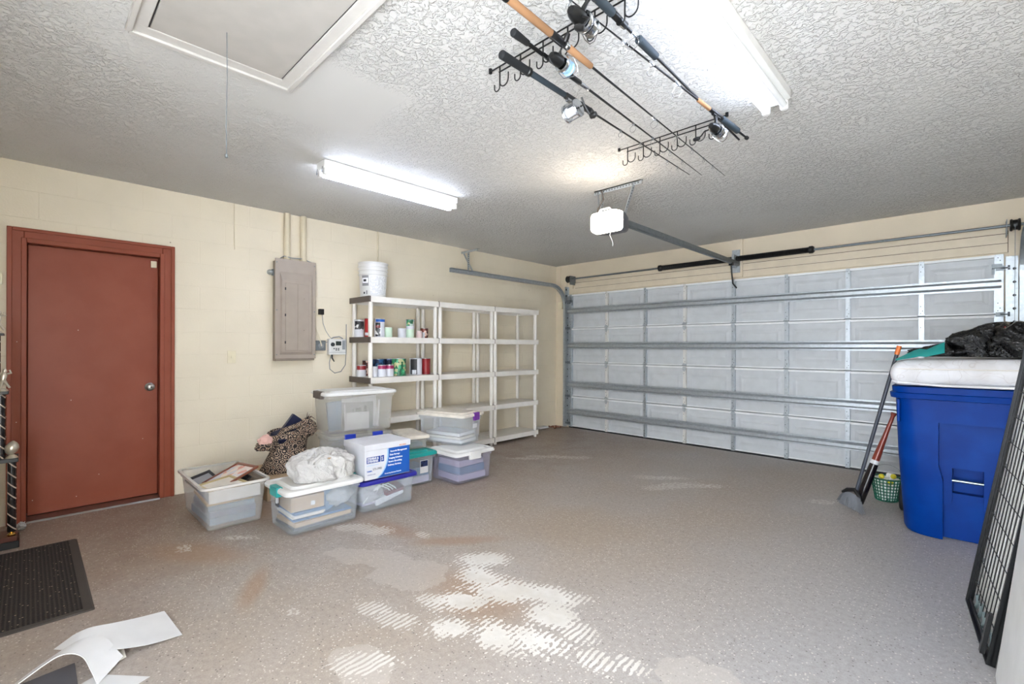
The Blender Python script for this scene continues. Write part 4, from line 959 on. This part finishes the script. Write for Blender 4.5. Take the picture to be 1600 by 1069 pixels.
MB().tube([(.07,-.13,.30),(.11,-.02,.31),(.10,.10,.37),(.05,.16,.42)], [.014,.018,.02,.02], 8).build('strap', M['paisley'], pb, smooth=True)
lump('inner_cloth', (.06,-.19,.29), (.04,.055,.05), M['pink'], seed=8, amp=.3, fr=1.8, par=pb)
lump('cuff', (.06,-.17,.245), (.06,.10,.035), M['paisley'], seed=4, amp=.35, fr=2.5, par=pb)
b_ = tag(MB().box(-.02,.02,-.075,.075,-.10,.10).build('book', M['navy'], loc=(.62,-4.50,.57), rot=(math.radians(-38),0,0), bevel=.002), 'navy book standing on its corner inside the paisley bag', 'book')
b_ = tag(MB().box(-.07,.07,-.07,.07,-.02,.02).build('book', M['navy'], loc=(.66,-4.60,.52), rot=(math.radians(15),math.radians(25),.3), bevel=.004), 'navy boxed book lying in the paisley bag mouth', 'book')
# white carrier bag on the teal-latched tub
wb = empty('carrier_bag', (1.47,-4.60,.3255), 'crumpled white plastic carrier bag on the teal-latched tub', 'bag')
sackshape('bag', (0,0,.001), (.195,.235,.135), M['bagwhite'], wb, 11.3, .10, .15, 6, peak=(0,-.03))
MB().tube([(.12,-.16,.09),(.125,-.13,.14),(.11,-.07,.175),(.09,.0,.185)], [.010,.018,.016,.006], 8).build('handle', M['bagwhite'], wb, smooth=True)
MB().box(.04,.09,-.02,.03,.185,.195).build('tag', M['card'], wb, rot=(.1,.3,0))

# ------------------------------------------------------------------ trophy
tr = empty('trophy', (.49, -6.35, 0), 'tall black and silver tiered sports trophy by the brown door frame', 'trophy')
MB().box(-.10,.10,-.16,.16,.0,.045).build('base', M['black'], tr, bevel=.004)
MB().box(-.09,.09,-.15,.15,.045,.075).build('plinth', M['mahogany'], tr, bevel=.003)
for x in (-.06,.06):
    for y in (-.12,.125):
        c_ = MB().lathe([(.018,.075),(.022,.085),(.012,.095),(.022,.105)], 16, M=Matrix.Translation((x,y,0))).build('column_foot', M['brass'], tr, smooth=True)
        MB().lathe([(.021,.105),(.021,.55)], 20, M=Matrix.Translation((x,y,0))).build('column', M['column'], tr, smooth=True)
MB().box(-.095,.095,-.155,.155,.55,.575).build('tier', M['black'], tr, bevel=.003)
ft = MB(); ft.lathe([(0,0),(.03,.0),(.022,.012),(.012,.02)], 16, M=Matrix.Translation((.06,.125,.575)))
ft.loft([[(.06+.034*math.sin(PI*t)**.7*math.cos(a), .125+.034*math.sin(PI*t)**.7*math.sin(a)+.012*(t-.5), .59+.095*t) for a in [2*PI*i/16 for i in range(16)]] for t in [.02,.15,.3,.5,.7,.85,.98]])
ft.build('football', M['silverpaint'], tr, smooth=True)
for x in (-.05,.05): MB().lathe([(.022,.575),(.022,.985)], 20, M=Matrix.Translation((x,.075,0))).build('column', M['column'], tr, smooth=True)
MB().lathe([(.035,.575),(.035,.985)], 20, M=Matrix.Translation((0,-.06,0))).build('column', M['column'], tr, smooth=True)
MB().box(-.08,.08,-.12,.11,.985,1.005).build('tier', M['black'], tr, bevel=.003)
def figure(x, y, z):
    f = MB(); f.lathe([(0,0),(.026,0),(.02,.012),(.01,.018)], 14, M=Matrix.Translation((x,y,z)))
    f.tube([(x,y-.01,z+.015),(x+.004,y-.006,z+.05),(x,y,z+.075)], [.006,.009,.012], 8); f.tube([(x,y+.03,z+.02),(x,y+.014,z+.048),(x,y,z+.075)], [.006,.008,.012], 8)
    f.tube([(x,y,z+.07),(x,y+.004,z+.10),(x,y+.006,z+.118)], [.013,.017,.008], 10); f.tube([(x,y+.006,z+.118),(x,y+.008,z+.128),(x,y+.008,z+.142)], [.008,.012,.007], 10)
    f.tube([(x,y-.008,z+.11),(x,y-.03,z+.095),(x,y-.02,z+.12)], [.007,.006,.005], 8); f.tube([(x,y+.016,z+.11),(x,y+.035,z+.115),(x,y+.028,z+.135)], [.007,.006,.005], 8)
    f.build('player_figure', M['silverpaint'], tr, smooth=True)
figure(.05,.085,1.005); figure(.04,.06,1.375)
MB().lathe([(.02,1.005),(.02,1.36)], 18, M=Matrix.Translation((.04,.055,0))).build('column', M['column'], tr, smooth=True)
MB().box(-.06,.08,-.08,.09,1.36,1.375).build('tier', M['black'], tr, bevel=.002)
MB().lathe([(.04,.075),(.042,.12),(.05,.4),(.03,.52),(.0,.55)], 20, M=Matrix.Translation((.03,-.02,0))).build('cup', M['chrome'], tr, smooth=True)
lump('crumpled_foil', (.185,-6.185,.028), (.03,.022,.026), M['bagwhite'], 'small crumpled white wrapper at the corner of the door threshold', 'wrapper', 4, .5, 3, fold=.4)

# ------------------------------------------------------------------ floor mat and papers
mt = empty('floor_mat', (1.277, -6.35, 0), 'dark ribbed rubber-edged floor mat before the brown door', 'mat')
MB().box(-.575,.575,-.43,.385,.001,.011).build('ribbed_pile', M['mat'], mt)
MB().loft([rrect(-.609,.609,-.47,.428,.01,.0005), rrect(-.603,.603,-.464,.420,.01,.006), rrect(-.575,.575,-.436,.392,.008,.007)]).build('rubber_border', simple('mat rubber', '#453f3b', .8), mt)
def ribbon(name, pts, wv, t, mat, label, loc, cat='paper', group='loose papers on the floor'):
    """curved sheet: pts = list of points along one edge, wv = list of vectors to the other edge"""
    pts = [Vector(p) for p in pts]; wv = [Vector(w_) for w_ in wv]
    def cr(L, n=6):
        out = []
        for i in range(len(L)-1):
            p0, p1, p2, p3 = L[max(i-1,0)], L[i], L[i+1], L[min(i+2,len(L)-1)]
            for k in range(n):
                t_ = k/n; out.append(.5*((2*p1)+(p2-p0)*t_+(2*p0-5*p1+4*p2-p3)*t_*t_+(3*p1-p0-3*p2+p3)*t_**3))
        return out + [L[-1]]
    A = cr(pts); W = cr(wv); B = [a + w_ for a, w_ in zip(A, W)]; vs = []
    n = len(A)
    for i in range(n):
        tg = (A[min(i+1,n-1)] - A[max(i-1,0)]); nn_ = tg.cross(W[i]).normalized()*t
        vs.append([tuple(A[i]), tuple(B[i]), tuple(B[i]+nn_), tuple(A[i]+nn_)])
    o = MB().loft(vs).build(name, mat, smooth=60)
    return tag(o, label, cat, group)
ribbon('paper_sheet', [(2.30,-6.08,.062),(2.40,-6.02,.075),(2.44,-5.92,.05),(2.445,-5.80,.018),(2.437,-5.67,.002)], [(-.05,.06,.01),(-.12,.05,.02),(-.17,.03,.028),(-.22,.0,.028),(-.25,-.025,.018)], .0015, M['paper'], 'long white sheet reaching out from the paper pile', None)
ribbon('paper_sheet', [(2.667,-5.82,.003),(2.70,-5.89,.003),(2.76,-5.99,.003)], [(-.16,-.14,0),(-.16,-.14,0),(-.16,-.14,0)], .0015, M['paper'], 'flat white sheet lying under the arched card', None)
ribbon('paper_sheet', [(2.47,-6.27,.004),(2.45,-6.17,.05),(2.43,-6.07,.088),(2.47,-6.01,.080),(2.53,-5.985,.04),(2.585,-5.97,.003)], [(-.10,.07,0),(-.09,.07,.004),(-.08,.07,.0),(-.09,.08,-.004),(-.10,.085,.0),(-.12,.09,.012)], .003, M['paper'], 'arched white card standing open on the floor', None)
ribbon('paper_sheet', [(2.60,-6.25,.002),(2.58,-6.12,.002),(2.55,-6.02,.002)], [(-.22,.02,0),(-.22,.02,0),(-.20,.0,0)], .0015, simple('dark grey card', '#5c5c62', .6), 'dark grey card beneath the arched white card', None)
ribbon('paper_sheet', [(2.47,-5.955,.02),(2.485,-5.91,.014),(2.47,-5.87,.010)], [(-.12,.0,.01),(-.12,.0,.01),(-.12,0,.01)], .0015, M['paper2'], 'small cream card poking out below the long sheet', None)

# ------------------------------------------------------------------ blue bin, mat on top, bag, etc.
bn = empty('wheeled_bin', (4.945, -1.50, 0), 'large blue wheeled bin with grab bar in front of the garage door', 'bin')
def binring(z, xa, xb, ya, yb, r): return rrect(xa, xb, ya, yb, r, z, 8)
body = MB().loft([binring(.0,-.315,.315,-.335,.26,.16), binring(.03,-.325,.325,-.345,.27,.15), binring(.55,-.355,.355,-.36,.31,.12), binring(.95,-.368,.368,-.372,.33,.10)])
bo = body.build('body', M['bin'], bn)
def cutter(mb): 
    o = mb.build('cut', M['bin'], bn); return o
cuts = []
# large stepped recess: narrower at the foot, wide above
cuts.append(cutter(MB().prism([(-.113,-.05),(.24,-.05),(.24,.79),(-.135,.79),(-.135,.50),(-.113,.40)], 'y', -.5, -.300)))
cuts.append(cutter(MB().prism([(-.112,-.04),(.090,-.04),(.090,.245),(.085,.25),(.085,.485),(-.068,.485),(-.068,.25),(-.112,.23)], 'y', -.49, -.265)))
cuts.append(cutter(MB().box(-.066,.083,-.48,-.20,.31,.483)))
for c_ in cuts:
    bm_ = bo.modifiers.new('cut', 'BOOLEAN'); bm_.operation = 'DIFFERENCE'; bm_.object = c_; bm_.solver = 'EXACT'
dg = bpy.context.evaluated_depsgraph_get(); me = bpy.data.meshes.new_from_object(bo.evaluated_get(dg)); bo.modifiers.clear(); bo.data = me
for c_ in cuts: bpy.data.objects.remove(c_)
me.shade_smooth(); me.set_sharp_from_angle(angle=math.radians(35))
bv = bo.modifiers.new('bevel', 'BEVEL'); bv.width = .012; bv.segments = 3; bv.limit_method = 'ANGLE'; bv.angle_limit = math.radians(40)
bo.location.z = .004
MB().loft([binring(.945,-.372,.372,-.376,.334,.10), binring(.95,-.395,.395,-.40,.36,.11), binring(.985,-.40,.40,-.405,.365,.11), binring(.99,-.385,.385,-.39,.35,.10), binring(1.03,-.388,.388,-.393,.353,.10), binring(1.035,-.37,.37,-.375,.335,.09)]).build('rim', M['bin'], bn, smooth=30)
MB().box(-.353,-.335,-.366,-.32,.78,.94).build('rib', M['bin'], bn, bevel=.006)
cyl(MB(), (-.072,-.29,.405), (.09,-.29,.405), .009, 12).build('grab_bar', M['steelbar'], bn, smooth=True)
for x in (-.385, .345):
    MB().lathe([(0,0),(.09,0),(.105,.01),(.105,.035),(.09,.045),(0,.045)], 28, M=Matrix.Translation((x,.24,.105)) @ RX).build('wheel', M['rubber'], bn, smooth=30)
cyl(MB(), (-.37,.24,.105), (.37,.24,.105), .012, 10).build('axle', M['steelbar'], bn)
# folded mat
fm = empty('folded_mat', (5.03, -1.53, 1.0395), 'white quilted folded mattress pad resting on the blue bin', 'mattress pad')
def mring(z, ins, n=9):
    base = rrect(-.475+ins, .52-ins, -.40+ins, .40-ins, .05, z, n); return base
rings = []
for k_ in range(9):
    ph = -PI/2 + PI*k_/8; rings.append(mring(.095+.092*math.sin(ph), .055*(1-math.cos(ph))))
mo = MB().loft(rings)
mo.v = [(x, y, max(z*(1-.10*(x < -.3)*min(1, (-.3-x)/.18)) + .012*noise.noise(Vector((x*3,y*3,z*4))) + .022*(x+.1), .001)) for x, y, z in mo.v]
mo.build('pad', M['mattress'], fm, smooth=60)
MB().tube([(-.44,-.395,.115),(-.2,-.408,.118),(.1,-.408,.122),(.5,-.40,.128)], .003, 6).build('seam', M['paper2'], fm)
MB().tube([(-.46,-.36,.028),(-.43,-.395,.022),(-.2,-.405,.010),(.1,-.405,.012),(.5,-.40,.022)], .008, 8).build('piping', M['paper'], fm, smooth=True)
# black bag
bb = empty('bin_liner', (5.10, -1.55, 1.236), 'shiny black plastic sack lying on the white mattress pad', 'bag')
sackshape('sack', (.07,0,.004), (.33,.25,.150), M['bagblack'], bb, 21.7, .09, .16, 8, n=150, m2=70)
sackshape('sack_neck', (-.25,.0,.004), (.20,.14,.055), M['bagblack'], bb, 9.1, .12, .18, 6, n=90, m2=40)
MB().tube([(-.02,-.13,.185),(.03,-.14,.195),(.08,-.13,.195)], [.006,.012,.006], 8).build('red_drawstring', simple('red tape', '#b02a26', .4), bb, smooth=True)
tf = MB(); prof_ = [(0,0,.012),(.10,.022,.05),(.13,.030,.052),(.165,.028,.05),(.20,.040,.06),(.255,.055,.075)]
tf.loft([[(x, -.05, z0), (x, .02, z0+h_), (x, .023, z0+h_), (x, -.047, z0)] for x, z0, h_ in prof_])
tag(tf.build('plastic_sheet', M['teal'], loc=(4.585,-1.865,1.212), rot=(0,0,math.radians(2)), bevel=.001), 'bent teal plastic sheet on the corner of the mattress pad', 'plastic sheet')
# broom
br = empty('broom', (4.28,-1.58,0), 'angled broom with grey bristles and orange tip leaning on the bin', 'broom')
top = Vector((4.583,-1.62,1.315)) - Vector((4.28,-1.58,0)); bot = Vector((.035,.0,.15))
cyl(MB(), bot, bot.lerp(top, .95), .0125, 14).build('handle', M['broomhandle'], br, smooth=True)
cyl(MB(), bot.lerp(top,.945), top, .0155, 14).build('grip_tip', M['orange'], br, smooth=True)
MB().tube([(-.055,.03,.135),(-.02,.01,.165),(.03,0,.175),(.065,-.03,.135),(.075,-.05,.10)], [.012,.016,.018,.015,.011], 10).build('bristle_cap', M['black'], br, smooth=True)
bs = MB()
for i in range(420):
    u = random.random(); v = random.uniform(-1,1)
    p = Vector((-.055+.125*u, .03-.075*u+v*.012, .15-.035*abs(u-.4)))
    q = Vector((-.10+.20*u+random.uniform(-.01,.01), .10-.20*u+v*.03, .012+random.uniform(0,.02)+.02*(1-u)))
    bs.tube([p, p.lerp(q,.5)+Vector((0,0,.004)), q], .0009, 3)
tag(bs.build('bristles', M['bristle'], br), kind='stuff')
lp = MB().loft([[(-.05,.03,.14),(.065,-.035,.125),(.065,-.045,.125),(-.05,.02,.14)], [(-.085,.085,.03),(.085,-.08,.03),(.085,-.10,.03),(-.085,.065,.03)]]).build('bristle_core', M['bristle'], br)
# bat
bt = empty('baseball_bat', (4.315,-1.47,.035), 'red-brown and black baseball bat standing knob up against the bin', 'bat')
p0 = Vector((0,0,0)); p1 = Vector((4.535,-1.40,.79)) - Vector((4.315,-1.47,.035)); Lb = (p1-p0).length; Bm = basis((0,0,0), p1) @ RX
def lat(prof, name, mat): MB().lathe(prof, 24, M=Bm).build(name, M[mat], bt, smooth=True)
lat([(0,0),(.025,.003),(.032,.02),(.033,.15),(.031,.30),(.028,.36)], 'barrel', 'batdark')
lat([(.0288,.355),(.0292,.36),(.0275,.385),(.0265,.388)], 'white_ring', 'paper')
lat([(.0268,.388),(.024,.46),(.017,.60),(.0135,.70),(.013,Lb-.03),(.02,Lb-.012),(.021,Lb-.004),(.015,Lb),(0,Lb)], 'handle', 'bat')
# basket of golf balls
bc = Vector((4.452,-1.03,0))
bk2 = empty('ball_basket', bc, 'green plastic lattice basket with wire handle beside the bin', 'basket')
lt = MB(); n = 26
for i in range(n):
    a = 2*PI*i/n; lt.tube([(.077*math.cos(a),.077*math.sin(a),.004),(.108*math.cos(a),.108*math.sin(a),.19)], .0042, 5)
for k_ in range(8):
    z = .006+.185*k_/7; rr = .077+.031*k_/7; lt.tube([(rr*math.cos(2*PI*i/30),rr*math.sin(2*PI*i/30),z) for i in range(30)], .0042 if k_ < 7 else .007, 6, closed=True)
lt.lathe([(0,.002),(.077,.002),(.077,.006),(0,.006)], 24)
lt.build('lattice', M['basket'], bk2)
MB().tube([(.108*math.cos(t)*1., .03*math.cos(t), .19+.115*math.sin(t)) for t in [PI*k/14 for k in range(15)]], .003, 8).build('handle', M['greyplastic'], bk2, smooth=True)
bp_ = MB().lathe([(.0213*math.sin(PI*i/10), -.0213*math.cos(PI*i/10)) for i in range(1,10)], 14)
b0 = tag(bp_.build('golf_ball', M['ball'], smooth=80), 'white golf ball in the green lattice basket', 'golf ball', 'golf balls in the green basket')
ylw = None; first = True; cnt = 0
for ly in range(6):
    z = .0285 + ly*.0352; R0 = .077+.031*(z/.19) - .0265
    spots = [(0,0)] + [(R0*.52*math.cos(a+ly), R0*.52*math.sin(a+ly)) for a in [2*PI*i/4 for i in range(0)]]
    nr = max(5, int(2*PI*R0/.0436)); off = (ly % 2)*PI/nr
    spots = [(R0*math.cos(2*PI*i/nr+off), R0*math.sin(2*PI*i/nr+off)) for i in range(nr)]
    if R0 > .045: spots += [(0,0)]
    if R0 > .066: spots += [((R0-.044)*math.cos(t+ly), (R0-.044)*math.sin(t+ly)) for t in ([0,2.1,4.2] if False else [])]
    if ly == 5: spots = [(x*.55, y*.55) for x, y in spots[:3]] + [(-.03,-.045)]
    for k_, (x, y) in enumerate(spots):
        o = b0 if first else b0.copy()
        if not first: C.objects.link(o)
        first = False; o.location = (bc.x+x, bc.y+y, z + (.002 if ly == 5 else 0))
        if (ly == 5 and k_ in (0, 3)) or (ly == 4 and k_ in (9,)):
            if ylw is None: ylw = b0.data.copy(); ylw.materials.clear(); ylw.materials.append(M['bally'])
            o.data = ylw; o['label'] = 'yellow golf ball near the top of the green basket'; o['group'] = 'yellow golf balls in the green basket'
# ------------------------------------------------------------------ leaning wire frame
gf = empty('wire_bed_frame', (4.962, -2.79, .004), 'black steel bed base with wire mesh leaning by the blue bin', 'bed frame')
u = Vector((.155,0,.988)).normalized(); v = Vector((.063,-.62,0)).normalized(); nrm = u.cross(v)
GL, GW = 1.72, .635
G = Matrix((v, u, nrm)).transposed().to_4x4()     # local: x along floor, y up the lean, z normal
fb = lambda *a: MB().box(*a, M=G)
fb(0,.006,0,GL,-.014,.014).box(0,.035,0,GL,-.003,.003,M=G).build('side_rail', M['blackmetal'], gf)
fb(GW-.006,GW,0,GL,-.014,.014).box(GW-.035,GW,0,GL,-.003,.003,M=G).build('side_rail', M['blackmetal'], gf)
fb(0,GW,0,.006,-.014,.014).box(0,GW,0,.03,-.003,.003,M=G).build('bottom_rail', M['blackmetal'], gf)
fb(0,GW,GL-.03,GL,-.02,.02).build('top_rail', M['blackmetal'], gf)
wm = MB()
for i in range(9):
    x = .075 + i*(GW-.15)/8; wm.tube([G @ Vector((x,.09,.0)), G @ Vector((x,GL-.08,.0))], .0022, 5)
for i in range(13):
    y = .12 + i*.122; wm.tube([G @ Vector((.06,y,.003)), G @ Vector((GW-.06,y+.0,.003))], .0022, 5)
wm.build('wire_mesh', M['blackmetal'], gf)
for i in range(13):
    y = .12 + i*.122
    for x0, x1 in ((.035,.06),(GW-.035,GW-.06)):
        MB().tube([G @ Vector((x0,y,.006)), G @ Vector(((x0+x1)/2,y+.01,.010)), G @ Vector((x1,y,.006))], .0045, 6).build('spring_hook', M['chrome'], gf)
for i in range(5):
    x = .12+i*.10; MB().tube([G @ Vector((x,.02,.008)), G @ Vector((x+.006,.05,.012)), G @ Vector((x,.09,.006))], .008, 8).build('end_spring', M['steelbar'], gf, smooth=True)
fb(GW-.045,GW-.015,.03,.20,-.035,-.02).build('leg_bracket', M['blackmetal'], gf)
# white panels behind
wp = empty('slatted_panel', (4.962, -2.79, .004), 'white slatted rail panel leaning behind the black wire bed base', 'panel')
MB().box(-.19,.95,.10,.16,.016,.026,M=G).box(-.19,.95,1.5,1.56,.016,.026,M=G).build('cross_rail', M['whitewood'], wp)
for i in range(18):
    x = -.17 + i*.063
    MB().box(x, x+.042, .02, 1.6, .027, .038, M=G).build('slat', M['whitewood'], wp)
MB().box(-.20,.97,.012,1.62,.040,.050,M=G).build('back_board', simple('pale grey board', '#b9bcc2', .6), wp)
np_ = empty('white_panel', (5.06, -3.49, .0), 'plain white metal panel leaning nearest the camera beside the bed base', 'panel')
G3 = Matrix((Vector((.03,-1,0)).normalized(), Vector((.112,0,.994)).normalized(), Vector((.03,-1,0)).normalized().cross(Vector((.112,0,.994)).normalized()))).transposed().to_4x4()
MB().box(0,1.15,0,1.5,0,.022,M=G3).build('board', M['white'], np_, bevel=.002)
MB().box(.16,.165,.03,1.5,-.001,.0005,M=G3).build('groove', M['inkblack'], np_)
MB().tube([G3 @ Vector((.06,.04,-.002)), G3 @ Vector((.06,.04,.0005))], .008, 10).build('hole', M['inkblack'], np_)
# debris + white tray on floor beyond shelves
tag(MB().box(.03,.13,-.55,-.34,.01,.035).build('tray', M['paper'], bevel=.004), 'small white tray on the floor past the last shelving unit', 'tray')
for i in range(12):
    lump('dry_leaf', (random.uniform(.03,.22), random.uniform(-.35,-.12), .011), (.02,.014,.01), M['frame1'], 'dry brown leaf scrap in the corner by the garage door', 'leaf', i, .5, 2, n=12, m2=8, group='dry leaf scraps in the corner')

# ------------------------------------------------------------------ light, world, camera
w = bpy.data.worlds.new('World'); bpy.context.scene.world = w; w.use_nodes = True
w.node_tree.nodes['Background'].inputs[0].default_value = (.88, .94, 1.02, 1); w.node_tree.nodes['Background'].inputs[1].default_value = 6.1  # boosted background, serving as fill through the added back doorway
def area(name, loc, rot, sx, sy, e, col):
    l = bpy.data.lights.new(name, 'AREA'); l.shape = 'RECTANGLE'; l.size = sx; l.size_y = sy; l.energy = e; l.color = col
    o = bpy.data.objects.new(name, l); C.objects.link(o); o.location = loc; o.rotation_euler = rot; return o
cam = bpy.data.cameras.new('camera'); co = bpy.data.objects.new('camera', cam); C.objects.link(co)
a = .7717; roll = .0032
fw = Vector((-math.sin(a), math.cos(a), 0)); rt = Vector((math.cos(a), math.sin(a), 0)); up = Vector((0,0,1))
X = rt*math.cos(roll) + up*math.sin(roll); Y = up*math.cos(roll) - rt*math.sin(roll)
mw = Matrix((X, Y, -fw)).transposed().to_4x4(); mw.translation = (4.9672, -6.1584, 1.2957); co.matrix_world = mw
cam.sensor_width = 36; cam.lens = 737.28/1600*36; cam.shift_y = (542.785-534.5)/1600; cam.clip_start = .05
sc = bpy.context.scene; sc.camera = co
sc.view_settings.view_transform = 'Standard'; sc.view_settings.look = 'None'; sc.view_settings.gamma = 1; sc.view_settings.exposure = 1.87
sc.view_settings.use_curve_mapping = False
sc.cycles.max_bounces = 10; sc.cycles.diffuse_bounces = 8; sc.cycles.transparent_max_bounces = 24; sc.cycles.sample_clamp_indirect = 4
